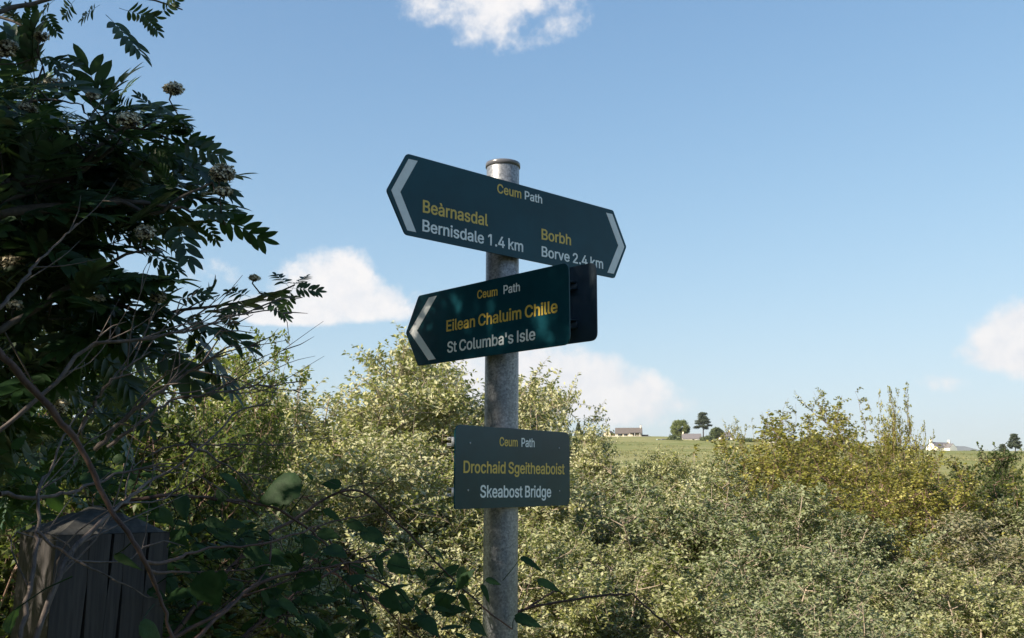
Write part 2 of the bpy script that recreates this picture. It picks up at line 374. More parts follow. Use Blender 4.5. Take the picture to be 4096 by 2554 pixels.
for px, top, Y, Rm, lf, lab in [
    (1540, 1385, 12.0, 1.7, 1, 'tallest pale willow bush, peaking left of the post under the middle sign'),
    (1290, 1435, 11.5, 1.9, 1, 'rounded pale willow bush left of the tallest one, behind the bare branch tips'),
    (1790, 1445, 12.4, 1.5, 1, 'pale willow bush right of the tallest one, its top just left of the pole'),
    (1020, 1530, 11.0, 1.7, 0, 'olive willow bush below the small birch, seen behind crossing dead branches'),
    (2000, 1550, 12.6, 1.1, 1, 'pale willow bush with its top hidden behind the pole'),
    (2140, 1560, 14.0, .75, 0, 'narrow willow bush rising just right of the pole in front of the cloud'),
    (2320, 1735, 11.5, .85, 1, 'willow bush beside the right edge of the bottom sign, below the small conifer'),
    (2520, 1825, 10.8, 1.1, 1, 'low willow bush in front of the field below the brown roofed bungalow'),
    (2670, 1825, 11.6, 1.0, 0, 'olive willow bush in front of the field below the parked cars'),
    (2850, 1885, 11.5, 1.1, 2, 'grey-green willow bush below the tall pine, left of the yellow birches'),
    (1390, 1740, 8.8, 1.25, 1, 'willow bush in the middle row left of the bottom sign'),
    (1770, 1780, 8.8, 1.2, 0, 'willow bush directly behind the bottom sign'),
    (2250, 1855, 8.6, 1.1, 1, 'willow bush right of the pole and below the bottom sign'),
    (2680, 1890, 8.8, 1.2, 2, 'broad grey-green willow bush in the middle row with pale crossing twigs'),
    (3030, 1960, 8.6, 1.0, 2, 'pale willow bush standing before the foot of the birches'),
    (3380, 2090, 7.8, .95, 2, 'low dark sage willow bush under the tallest birch'),
    
    (1180, 2080, 6.6, .95, 0, 'willow bush in the front row behind the arching bramble cane'),
    (1740, 2120, 6.4, .9, 1, 'front willow bush just left of the foot of the pole'),
    (2330, 2110, 6.5, .85, 0, 'front willow bush right of the pole behind the forked cane'),
    (2850, 2160, 6.6, .9, 2, 'front pale willow bush right of the long arching cane'),
    (3760, 2280, 6.6, .8, 0, 'willow bush with bare pale stems near the lower right corner'),
    (3290, 2330, 5.6, .75, 2, 'smallest and nearest willow bush at the lower right edge'),
    (4020, 2080, 8.2, 1.1, 3, 'olive willow bush cut by the right edge of the picture'),
    (3870, 2010, 10.5, .9, 2, 'sage willow bush in the dip right of the birches'),
    (680, 1740, 9.5, 1.4, 0, 'willow bush glimpsed through the dead branches left of the thicket'),
    (250, 1800, 9.5, 1.4, 0, 'willow bush seen through gaps behind the wooden post'),
    (700, 2120, 6.6, 1.0, 0, 'willow bush seen right of the wooden post through bramble leaves'),
    (60, 2200, 6.6, 1.0, 0, 'willow bush glimpsed left of the wooden post')]:
    put('willow', px, top, Y, Rm, lab, WILLOW[lf], group=G)
G = 'birches at the right of the thicket'
for px, top, Y, Rm, lab in [
    (3100, 1660, 13.0, 1.3, 'yellow-green young birch, leftmost of the group, with two thin leafy tops'),
    (3400, 1570, 13.6, 1.1, 'tallest yellow-green birch with upright shoots against the sky'),
    (3600, 1550, 12.6, .4, 'slender birch with a leaning sparse shoot reaching up to the right'),
    (3270, 1800, 10.4, 1.15, 'bushy yellow birch in front of the tallest one'),
    (3590, 1780, 10.4, .95, 'bushy green-gold birch below the white cottage'),
    (3560, 2010, 8.4, .8, 'nearest birch, its red stems rising from the dark gap at lower right'),
    (3250, 1730, 12.0, 1.0, 'gold-green birch filling the space between the two tallest birches'),
    (3470, 1690, 12.0, .9, 'leafy birch right of the tallest one with rounded top'),
    (3680, 1850, 11.0, .6, 'low rounded birch left of the white cottage'),
    (2975, 1680, 18.0, .6, 'thin pale birch standing alone right of the grey roofed cottage')]:
    put('birch', px, top, Y, Rm, lab, group=G)
put('birch', 1010, 1330, 7.6, .62, 'small birch beyond the rowan branch tips, left of the thicket top', BIRCHG)
put('birch', 720, 1390, 6.6, 1.0, 'dark leafed birch behind the rowan and dead branches', BIRCHG)
put('birch', 300, 1330, 6.6, 1.1, 'birch standing behind the dense rowan crown at the far left', BIRCHG)
for px, top, Y, Rm, lab in [(4100, 1800, 13, 1.1, 'dark green alder bush cut by the right edge of the picture'),
                            (3960, 1900, 11.0, .8, 'dark alder bush between the birches and the picture edge')]:
    put('alder', px, top, Y, Rm, lab)
put('alder', 130, 1560, 5.6, 1.0, 'dark alder bush behind the left edge of the picture under the rowan')
put('alder', 520, 1660, 6.0, .9, 'dark alder bush behind the crossing dead branches above the wooden post')
for hx, hy, hh, hr, lab in [(-4.2, -2.2, 3.6, 1.5, 'tall unseen alder bush added for shade beside the path, left of the photographer'), (-2.0, -3.6, 3.4, 1.5, 'unseen alder bush added for shade on the path edge behind the photographer'),
                            (.6, -4.2, 3.0, 1.4, 'unseen alder bush added for shade behind the photographer to the right'), (3.4, -3.6, 2.6, 1.4, 'lowest unseen alder bush of the added shading hedge behind the photographer')]:
    plant('alder_bush', AV[0], (hx, hy, 0), rng.uniform(0, 6), (hr/SIZE['alder'][1], hr/SIZE['alder'][1], hh/SIZE['alder'][0]), ALDER, lab, 'bush', 'unseen hedge added for shade on the near side of the path')  # added hedge behind the camera, dims skylight and darkens sign reflections
rgt = np.random.default_rng(5); n = 5200; rr = rgt.uniform(45, 470, n); uu = rgt.uniform(-.15, .62, n); nzv = np.sin(uu*31+rr*.021)*np.sin(rr*.05+uu*9)+rgt.normal(0, .6, n); k = nzv > .1; rr = rr[k]; uu = uu[k]
B_ = np.array([(u*r_/math.hypot(1, u), r_/math.hypot(1, u), gz(u*r_/math.hypot(1, u), r_/math.hypot(1, u))) for u, r_ in zip(uu, rr)])
B_ = np.repeat(B_, 14, 0)+rgt.normal(0, 1, (len(B_)*14, 3))*np.array([.9, .9, .05]); D_ = nrm(rgt.normal(0, .3, B_.shape)+np.array([0, 0, 1]))*.02
V, F, at = leaves_on(rgt, B_, D_, 1, .42, .22, spread=.2, up=.8)
tus = link('rush_tussocks', mesh('rush_tussocks', V, F, at), None, leafmat('rush_blades', [(0, (.07, .09, .03)), (.5, (.15, .15, .06)), (1, (.30, .26, .13))], transl=.25)); tag(tus, kind='stuff')
print('bushes ok')

# ------------------------------------------------------------------ distant houses, walls, trees
def box(x0, x1, y0, y1, z0, z1):
    V = [(x, y, z) for x in (x0, x1) for y in (y0, y1) for z in (z0, z1)]
    F = [(0, 1, 3, 2), (4, 6, 7, 5), (0, 4, 5, 1), (2, 3, 7, 6), (0, 2, 6, 4), (1, 5, 7, 3)]
    return np.array(V, float), np.array(F)
def bx(name, dims, mat, parent):
    V, F = box(*dims); return link(name, mesh(name, V, F), parent, mat)
def gable(name, x0, x1, y0, y1, z0, z1, zr, mat, parent):
    """solid walls with gable ends at x0 and x1, ridge along x"""
    ym = (y0+y1)/2
    V = [(x0, y0, z0), (x0, y1, z0), (x0, y1, z1), (x0, ym, zr), (x0, y0, z1)] + [(x1, y0, z0), (x1, y1, z0), (x1, y1, z1), (x1, ym, zr), (x1, y0, z1)]
    me = bpy.data.meshes.new(name); me.from_pydata(V, [], [(0, 4, 3, 2, 1), (5, 6, 7, 8, 9), (0, 5, 9, 4), (1, 2, 7, 6), (0, 1, 6, 5), (2, 3, 8, 7), (3, 4, 9, 8)]); me.update()
    return link(name, me, parent, mat)
def roof(name, x0, x1, y0, y1, z1, zr, mat, parent, over=.35, th=.14):
    ym = (y0+y1)/2; k = (zr-z1)/(ym-y0); z = z1-k*over; lift = .03
    prof = [(y0-over, z+lift), (ym, zr+lift), (y1+over, z+lift), (y1+over, z+lift+th), (ym, zr+lift+th*1.25), (y0-over, z+lift+th)]
    V = [(x, a, b) for x in (x0-over*.6, x1+over*.6) for a, b in prof]
    me = bpy.data.meshes.new(name); me.from_pydata(V, [], [(0, 5, 4, 3, 2, 1)[::-1], (6, 7, 8, 9, 10, 11)[::-1]] + [(i, (i+1) % 6, 6+(i+1) % 6, 6+i) for i in range(6)]); me.update()
    return link(name, me, parent, mat)
WHITE = plain('white_render', (.78, .76, .71), .8, .05, 1.5)
CREAM = plain('cream_render', (.60, .52, .42), .8, .08, 1.5)
TILE = plain('brown_roof_tiles', (.115, .10, .094), .8, .25, 3)
SLATE = plain('grey_slate', (.15, .14, .15), .7, .25, 3)
GLASSD = plain('window_glass', (.05, .06, .08), .1, .1, 3, spec=.6)
DARKW = plain('dark_timber', (.05, .045, .05), .8, .2, 3)
STONEW = plain('pale_stone', (.42, .39, .34), .9, .3, 2)
FRAMEW = plain('white_frame', (.75, .75, .73), .6, .05, 3)
def window(parent, x, y, z, w, h):
    f = bx('window', (x-w/2, x+w/2, y-.05, y+.02, z, z+h), FRAMEW, parent)
    bx('pane', (x-w/2+.08, x+w/2-.08, y-.07, y-.052, z+.08, z+h-.08), GLASSD, f); return f
def site(px, Y, base_py=None):
    p = P(px, base_py or 1800, Y); z = p.z if base_py else gz(p.x, Y)
    return p.x, Y, z
M_PX = lambda n, Y: n*Y/FPX          # photo pixels to metres at a ground distance
# bungalow
x, y, z = site(2514, 545, 1748)
h = empty('bungalow', (x, y, z), R(-9), label='long low bungalow with brown tiled roof alone on the hill crest', cat='house')
gable('wall', -7, 7, 0, 8, -1.5, 2.0, 4.9, CREAM, h)
roof('roof', -7, 7, 0, 8, 2.0, 4.9, TILE, h, .6)
ch = bx('chimney', (6.2, 7.0, 3.5, 4.5, 4.3, 6.4), CREAM, h); bx('chimney_pot', (6.45, 6.75, 3.85, 4.15, 6.4, 6.8), TILE, ch)
for wx, ww in ((-4.6, 2.6), (-1.5, 2.2), (3.2, 1.6)): window(h, wx, 0, .5, ww, 1.2)
bx('porch_roof', (.6, 6.4, -1.8, -.02, 1.95, 2.12), DARKW, h)
for px_ in (.8, 3.4, 6.2): bx('porch_post', (px_-.08, px_+.08, -1.7, -1.54, -1.2, 1.95), FRAMEW, h)
bx('lean_to', (7.02, 10.4, 1.5, 6.5, -1.5, 1.0), DARKW, h)
bx('lean_to_roof', (7.02, 10.7, 1.2, 6.8, 1.02, 1.18), SLATE, h)
x, y, z = site(2437, 552, 1748)
h = empty('garden_shed', (x, y, z), R(58), label='small tan shed with a dark pitched roof left of the bungalow', cat='shed')
gable('wall', -2.6, 2.6, -2.3, 2.3, -1.5, 1.4, 3.1, CREAM, h); roof('roof', -2.6, 2.6, -2.3, 2.3, 1.4, 3.1, TILE, h, .35)
f = bx('window', (-2.68, -2.62, -.6, .6, .4, 1.2), FRAMEW, h); bx('pane', (-2.72, -2.69, -.5, .5, .48, 1.12), GLASSD, f)
x, y, z = site(2372, 556, 1749)
h = empty('outbuilding', (x, y, z), R(-5), label='low flat roofed outbuilding at the left end of the hill crest', cat='outbuilding')
bx('wall', (-3.2, 3.2, 0, 3.5, -1.5, 1.2), WHITE, h); bx('roof', (-3.5, 3.5, -.3, 3.8, 1.21, 1.42), TILE, h); bx('door', (1.2, 2.6, -.06, -.01, -1.2, .9), DARKW, h)
x, y, z = site(2498, 532, 1753)
h = empty('garden_wall', (x, y, z), R(-3), label='low pale stone wall running below the bungalow', cat='wall')
bx('wall_face', (-13.2, 13.2, 0, .5, -1.6, .75), STONEW, h); bx('coping', (-13.3, 13.3, -.06, .56, .753, .88), WHITE, h)
x, y, z = site(2616, 540, 1756)
h = empty('boundary_wall', (x, y, z), R(4), label='dark wall sloping down to the right of the bungalow', cat='wall')
V, F = box(-3, 3.2, 0, .6, -1.5, 1.6); V[(V[:, 0] > 0) & (V[:, 2] > 0), 2] = .3
link('wall_face', mesh('slope', V, F), h, DARKW)
# cottages in the middle
x, y, z = site(2768, 500, 1773)
h = empty('cottage', (x, y, z), R(-7), label='white cottage with grey roof half hidden under the tall pine', cat='house')
gable('wall', -4.6, 4.6, 0, 6, -1.5, 2.3, 4.6, WHITE, h); roof('roof', -4.6, 4.6, 0, 6, 2.3, 4.6, SLATE, h, .4)
bx('chimney', (-4.5, -3.7, 2.6, 3.5, 4.2, 5.7), CREAM, h); bx('door', (.2, 1.2, -.06, -.01, -.1, 1.9), DARKW, h)
for wx in (-2.6, 2.9): window(h, wx, 0, .6, 1.1, 1.1)
x, y, z = site(2909, 505, 1764)
h = empty('cottage', (x, y, z), R(10), label='pale cottage with end chimney right of the round dark tree', cat='house')
gable('wall', -3.4, 3.0, 0, 6, -1.5, 2.3, 4.4, WHITE, h); roof('roof', -3.4, 3.0, 0, 6, 2.3, 4.4, SLATE, h, .35)
bx('chimney', (2.2, 2.95, 2.6, 3.4, 4.1, 5.6), CREAM, h)
for wx in (-1.8, .9): window(h, wx, 0, .5, 1.2, 1.2)
# far right white cottage
x, y, z = site(3786, 440, 1808)
h = empty('cottage', (x, y, z), R(27), label='bright white cottage with two end chimneys and a projecting front gable', cat='house')
gable('wall', -6.2, 5.6, 0, 5.6, -1.5, 1.75, 4.0, WHITE, h); roof('roof', -5.9, 5.3, 0, 5.6, 1.75, 4.0, SLATE, h, .3)
for cx in (-6.22, 5.0): bx('chimney', (cx, cx+.62, 2.2, 3.4, 3.6, 5.3), WHITE, h)
wg = gable('front_gable', -2.6, 2.6, -2.3, 2.3, -1.5, 1.6, 3.35, WHITE, h); wg.location = (.6, -.6, 0); wg.rotation_euler = (0, 0, R(90))
rg_ = roof('gable_roof', -2.5, 2.6, -2.3, 2.3, 1.6, 3.35, SLATE, h, .12); rg_.location = (.6, -.6, 0); rg_.rotation_euler = (0, 0, R(90))
for wx in (-4.6, 3.4): window(h, wx, 0, .3, 1.0, 1.1)
bx('door', (2.0, 2.8, -.06, -.01, -.3, 1.5), DARKW, h)
x, y, z = site(3097, 470, 1778)
h = empty('outbuilding', (x, y, z), R(12), label='tiny pale outbuilding glimpsed through the birch tops', cat='outbuilding')
gable('wall', -1.6, 1.6, 0, 3, -1.2, 1.5, 2.5, WHITE, h); roof('roof', -1.6, 1.6, 0, 3, 1.5, 2.5, SLATE, h, .2)
# two parked cars in front of the shrubs
def car(px, by, Y, rz, paint, lab):
    x, y, z = site(px, Y, by); h = empty('parked_car', (x, y, z), rz, label=lab, cat='car')
    prof = [(-2.05, .35), (-2.1, .75), (-1.3, .95), (-.75, 1.42), (.75, 1.45), (1.5, .98), (2.05, .85), (2.1, .4)]
    V = [(a, s*.85*(1 if b < 1 else .82), b) for s in (-1, 1) for a, b in prof]; n = len(prof)
    me = bpy.data.meshes.new('car_body'); me.from_pydata(V, [], [tuple(range(n)), tuple(range(2*n-1, n-1, -1))] + [(i, n+i, n+(i+1) % n, (i+1) % n) for i in range(n)]); me.update()
    link('body', me, h, paint)
    for s in (-1, 1):
        V = [(-.98, s*.80, 1.0), (1.15, s*.80, 1.0), (.66, s*.73, 1.36), (-.66, s*.73, 1.36)]
        V = [(a, b+s*.03, c) for a, b, c in V]; me = bpy.data.meshes.new('side_window'); me.from_pydata(V, [], [(0, 1, 2, 3)]); me.update(); link('side_window', me, h, GLASSD)
        for wx in (-1.3, 1.3):
            a = np.linspace(0, 2*math.pi, 15)[:-1]; V = [(wx+.34*math.cos(t), s*.70, .34+.34*math.sin(t)) for t in a]+[(wx+.34*math.cos(t), s*.88, .34+.34*math.sin(t)) for t in a]
            me = bpy.data.meshes.new('wheel'); me.from_pydata(V, [], [tuple(range(14)), tuple(range(27, 13, -1))]+[(i, 14+i, 14+(i+1) % 14, (i+1) % 14) for i in range(14)]); me.update(); link('wheel', me, h, DARKW)
car(2655, 1768, 498, R(12), plain('dark_blue_paint', (.04, .05, .09), .3, .1, 3), 'dark car parked at the foot of the shrubs left of the white cottage')
car(2634, 1769, 496, R(20), plain('pale_green_paint', (.35, .42, .38), .3, .1, 3), 'pale car parked just left of the dark one')

def blobtree(name, px, base, top, wpx, Y, leaf, label, n=9000, lsz=.5, shape='round', seed=1, trunkc=DARKW):
    """a far tree: trunk, limbs and a crown of leaf clumps with gaps"""
    rg = np.random.default_rng(seed); x, y, z = site(px, Y, base); H = M_PX(base-top, Y); W = M_PX(wpx, Y)/2
    o = empty(name, (x, y, z), 0, label=label, cat='tree' if 'shrub' not in name else 'shrub')
    nc = 60 if shape != 'pine' else 46
    if shape == 'round':
        c = nrm(rg.normal(0, 1, (nc, 3)))*rg.uniform(.45, 1, (nc, 1))**.5*np.array([W*.85, W*.85, H*.36]); c[:, 2] += H*.60; rad = rg.uniform(.16, .30, nc)*W
        rad3 = np.stack([rad, rad, rad*.75], 1)
    elif shape == 'bush':
        c = nrm(rg.normal(0, 1, (nc, 3)))*rg.uniform(.3, 1, (nc, 1))**.5*np.array([W*.8, W*.8, H*.62]); c[:, 2] = np.abs(c[:, 2])+.05*H; rad = rg.uniform(.2, .34, nc)*W; rad3 = np.stack([rad, rad, rad*.7], 1)
    elif shape == 'pine':
        u = np.sort(rg.uniform(.28, .98, nc)); rr = W*np.interp(u, [.28, .4, .65, 1], [.75, 1, .7, .12]); a = np.arange(nc)*2.4
        c = np.stack([rr*np.cos(a)*rg.uniform(.2, 1, nc), rr*np.sin(a)*rg.uniform(.2, 1, nc), u*H], 1); rad = W*rg.uniform(.18, .36, nc); rad3 = np.stack([rad*1.2, rad*1.2, rad*.28], 1)
    else:
        u = np.sort(rg.uniform(.08, .98, nc)); rr = W*(1.02-u); a = np.arange(nc)*2.4
        c = np.stack([rr*np.cos(a)*.8, rr*np.sin(a)*.8, u*H], 1); rad = W*.3*(1.15-u*.7); rad3 = np.stack([rad, rad, rad*.5], 1)
    i = rg.integers(0, nc, n); p = c[i]+nrm(rg.normal(0, 1, (n, 3)))*(rg.uniform(0, 1, (n, 1))**.4)*rad3[i]
    V, F, at = leaves_on(rg, p, rg.normal(0, .2, (n, 3)), 1, lsz, lsz*.7)
    f = link('crown', mesh('crown', V, F, at), o, leaf); f['kind'] = 'stuff'
    tr = np.array([[0, 0, -.5], [.1, 0, H*.3], [-.1, .05, H*.6], [0, 0, H*.92]])[None]
    Vt, Ft = tubes(tr, np.array([[.030, .024, .016, .004]])*H, 7)
    li = c[::3]; br = np.stack([np.stack([np.zeros(len(li)), np.zeros(len(li)), li[:, 2]*.75], 1), li*np.array([.5, .5, .95]), li], 1)
    Vb, Fb = tubes(br, np.tile([H*.010, H*.007, H*.003], (len(li), 1)), 4)
    V, F, _ = join([(Vt, Ft), (Vb, Fb)]); link('trunk', mesh('trunk', V, F), o, trunkc)
    return o
FARG = leafmat('far_green', [(0, (.06, .08, .04)), (1, (.13, .16, .075))], transl=.25)
FARP = leafmat('far_pale_green', [(0, (.12, .15, .055)), (1, (.20, .23, .10))], transl=.35)
CONI = leafmat('conifer_needles', [(0, (.035, .05, .035)), (1, (.08, .10, .065))], transl=.1)
blobtree('broadleaf_tree', 2722, 1770, 1682, 86, 508, FARP, 'round pale green tree left of the tall pine on the crest', 9000, .55, 'round', 3)
blobtree('pine_tree', 2813, 1748, 1652, 72, 512, CONI, 'tallest dark pine, standing on the crest beside the white cottage', 9000, .5, 'pine', 4)
blobtree('broadleaf_tree', 2868, 1770, 1710, 62, 498, FARG, 'round dark tree between the two cottages', 7000, .5, 'round', 5)
blobtree('shrub', 2690, 1772, 1726, 54, 495, FARG, 'dark shrub below the round pale tree', 4000, .5, 'bush', 6)
blobtree('shrub', 2716, 1774, 1745, 36, 492, FARG, 'lower dark shrub at the left wall of the white cottage', 3000, .5, 'bush', 7)
blobtree('shrub', 2826, 1775, 1732, 72, 490, FARG, 'broad dark shrub at the foot of the tall pine', 5000, .5, 'bush', 8)
blobtree('shrub', 2786, 1775, 1762, 26, 488, FARG, 'small shrub before the white cottage door', 1500, .4, 'bush', 9)
blobtree('conifer_tree', 2314, 1752, 1694, 38, 520, CONI, 'small conical conifer above the top right corner of the bottom sign', 5000, .45, 'cone', 10)
blobtree('broadleaf_tree', 3265, 1800, 1735, 76, 420, FARG, 'round dark tree behind the tallest birch', 6000, .5, 'round', 11)
blobtree('conifer_tree', 4062, 1815, 1737, 56, 380, CONI, 'taller tiered conifer at the right end of the skyline', 6000, .4, 'pine', 12)
blobtree('conifer_tree', 4012, 1815, 1780, 36, 385, CONI, 'shorter conifer beside the taller one at the right end', 3000, .35, 'pine', 13)
blobtree('shrub', 3706, 1808, 1790, 30, 445, FARG, 'low shrub at the left gable of the far white cottage', 1500, .4, 'bush', 14)
blobtree('shrub', 2985, 1772, 1755, 90, 480, FARG, 'low hedge running right of the pale cottage', 4000, .5, 'bush', 15)
blobtree('shrub', 3893, 1808, 1801, 22, 440, FARG, 'tiny bush on the field edge right of the far white cottage', 800, .4, 'bush', 16)
print('far ok')

# ------------------------------------------------------------------ signpost
POLE_Y = 2.235
PA = P(2008, 1300, POLE_Y); PX_, PY_ = PA.x, POLE_Y; PR = .038
post = empty('signpost', (PX_, PY_, gz(PX_, PY_)), 0, label='galvanised steel footpath post carrying green direction signs', cat='signpost')
PINV = Matrix.Translation(-Vector(post.location))
zt = P(2013, 672, POLE_Y).z; zb = gz(PX_, PY_)
GALV = Mat('galvanised_steel')
n1 = GALV.noise(150, 5, .75); n2 = GALV.noise(9, 5, .6); vo = GALV.node('ShaderNodeTexVoronoi'); vo.inputs['Scale'].default_value = 260
tcg = GALV.node('ShaderNodeTexCoord'); GALV.link(tcg.outputs['Object'], vo.inputs['Vector'])
c = GALV.ramp(n1, [(.36, (.09, .10, .125)), (.5, (.20, .215, .25)), (.64, (.36, .38, .42))])
c = GALV.mix(.45, c, GALV.ramp(vo.outputs['Color'], [(.1, (.10, .11, .14)), (.9, (.36, .38, .42))]))
c = GALV.mix(GALV.ramp(n2, [(.52, (0, 0, 0)), (.70, (.35, .35, .35))]), c, (.15, .15, .155))
GALV.link(c, GALV.b.inputs['Base Color']); GALV.b.inputs['Metallic'].default_value = .55; GALV.b.inputs['Roughness'].default_value = .42
GALV.bump(n1, .12, .002); GALV = GALV.m
def lathe(prof, m=48, cx=0, cy=0):
    a = np.arange(m)/m*2*math.pi; V = np.concatenate([np.stack([cx+r*np.cos(a), cy+r*np.sin(a), np.full(m, z)], 1) for r, z in prof])
    F = [np.array([(i*m+j, i*m+(j+1) % m, (i+1)*m+(j+1) % m, (i+1)*m+j) for i in range(len(prof)-1) for j in range(m)])]
    return V, F
V, F = lathe([(PR, -.3), (PR, zt-zb)], 64); link('pole', mesh('pole', V, F, smooth=True), post, GALV)
h0 = zt-zb
V, F = lathe([(PR+.0004, h0-.001), (PR+.0024, h0-.001), (PR+.0026, h0+.007), (PR+.0018, h0+.0095), (.02, h0+.0115), (.0005, h0+.012)], 64)
CAPM = plain('grey_plastic_cap', (.10, .105, .125), .25, .08, 30, spec=.6)
link('cap', mesh('cap', V, F, smooth=True), post, CAPM)

def plate_frame(C4, off, face=1):
    """recover the plane of a rectangular plate from its four photo corners; off = gap from the pole axis"""
    Rr = [ray(*c) for c in C4]; Mx = np.array([[Rr[0][i], -Rr[1][i], Rr[2][i], -Rr[3][i]] for i in range(3)])
    zz = np.linalg.svd(Mx)[2][-1]; zz = zz/zz.mean(); X = [Rr[i]*float(zz[i]) for i in range(4)]
    h = (X[1]-X[0]).normalized(); h.z = 0; h.normalize(); v = (X[0]-X[3]).normalized(); v = (v-h*v.dot(h)).normalized()
    v = (v*.35+Vector((0, 0, 1))*.65).normalized(); v = (v-h*v.dot(h)).normalized(); n = h.cross(v)   # towards the camera
    ax = Vector((PX_, PY_, P(2008, sum(c[1] for c in C4)/4, PY_).z)); O = ax+n*off
    return h, v, n, O
def onplane(fr, px, py):
    h, v, n, O = fr; d = ray(px, py); t = (O-EYE).dot(n)/d.dot(n); X = EYE+d*t-O; return X.dot(h), X.dot(v)
def place(o, fr):
    h, v, n, O = fr; M_ = Matrix((h, v, n)).transposed().to_4x4(); M_.translation = O-Vector(post.location); return M_
def rounded(poly, rads, k=6):
    o = []; n = len(poly)
    for i, (p, r) in enumerate(zip(poly, rads)):
        p = Vector(p); a = (Vector(poly[i-1])-p); b = (Vector(poly[(i+1) % n])-p); an = a.normalized(); bn = b.normalized()
        if r <= 0: o.append(tuple(p)); continue
        ang = an.angle(bn); d = min(r/math.tan(ang/2), a.length*.45, b.length*.45); q0 = p+an*d; q1 = p+bn*d
        for t in np.linspace(0, 1, k): o.append(tuple(q0*(1-t)**2+p*2*t*(1-t)+q1*t*t))
    return o
def slab(name, poly, t0, t1, mat, parent, bev=.0006):
    """extruded outline between depths t0 (back) and t1 (front) along the plate normal"""
    n = len(poly); c = Vector((sum(p[0] for p in poly)/n, sum(p[1] for p in poly)/n))
    def ring(z, ins): return [(p[0]+(c.x-p[0])*ins, p[1]+(c.y-p[1])*ins, z) for p in poly]
    rs = [ring(t0, .0), ring(t1-bev, 0), ring(t1, bev*4)]
    V = sum(rs, []); F = [tuple(range(n))[::-1], tuple(range(2*n, 3*n))] + [(k*n+i, k*n+(i+1) % n, (k+1)*n+(i+1) % n, (k+1)*n+i) for k in range(2) for i in range(n)]
    me = bpy.data.meshes.new(name); me.from_pydata(V, [], F); me.update(); return link(name, me, parent, mat)
def signpaint(name, c):
    m = Mat(name); n = m.noise(4, 5, .65); n3 = m.noise(70, 4, .7)
    col = m.ramp(n, [(.35, tuple(x*.8 for x in c)), (.65, tuple(x*1.2 for x in c))])
    col = m.mix(m.ramp(n3, [(.66, (0, 0, 0)), (.78, (.25, .25, .25))]), col, (.10, .13, .12))
    m.link(col, m.b.inputs['Base Color']); m.b.inputs['Roughness'].default_value = .2; m.b.inputs['Specular IOR Level'].default_value = .22
    m.bump(m.noise(3, 3, .5), .05, .01); return m.m
GREEN = signpaint('sky_blued_green_sheeting', (.006, .045, .064))  # blue cast of the sky is mixed into the green base colour
BACKP = plain('dark_sign_back', (.016, .034, .055), .5, .15, 20, spec=.4)
def vinyl(name, c, rough=.35):
    m = Mat(name); n = m.noise(60, 4, .6); m.link(m.ramp(n, [(.3, tuple(x*.88 for x in c)), (.7, c)]), m.b.inputs['Base Color']); m.b.inputs['Roughness'].default_value = rough; return m.m
YEL = vinyl('ochre_letter', (.60, .42, .07)); WHT = vinyl('white_letter', (.74, .79, .82)); ARR = vinyl('grey_white_arrow', (.66, .70, .74)); ALU = plain('aluminium', (.40, .42, .45), .45, .1, 40, metal=.3)
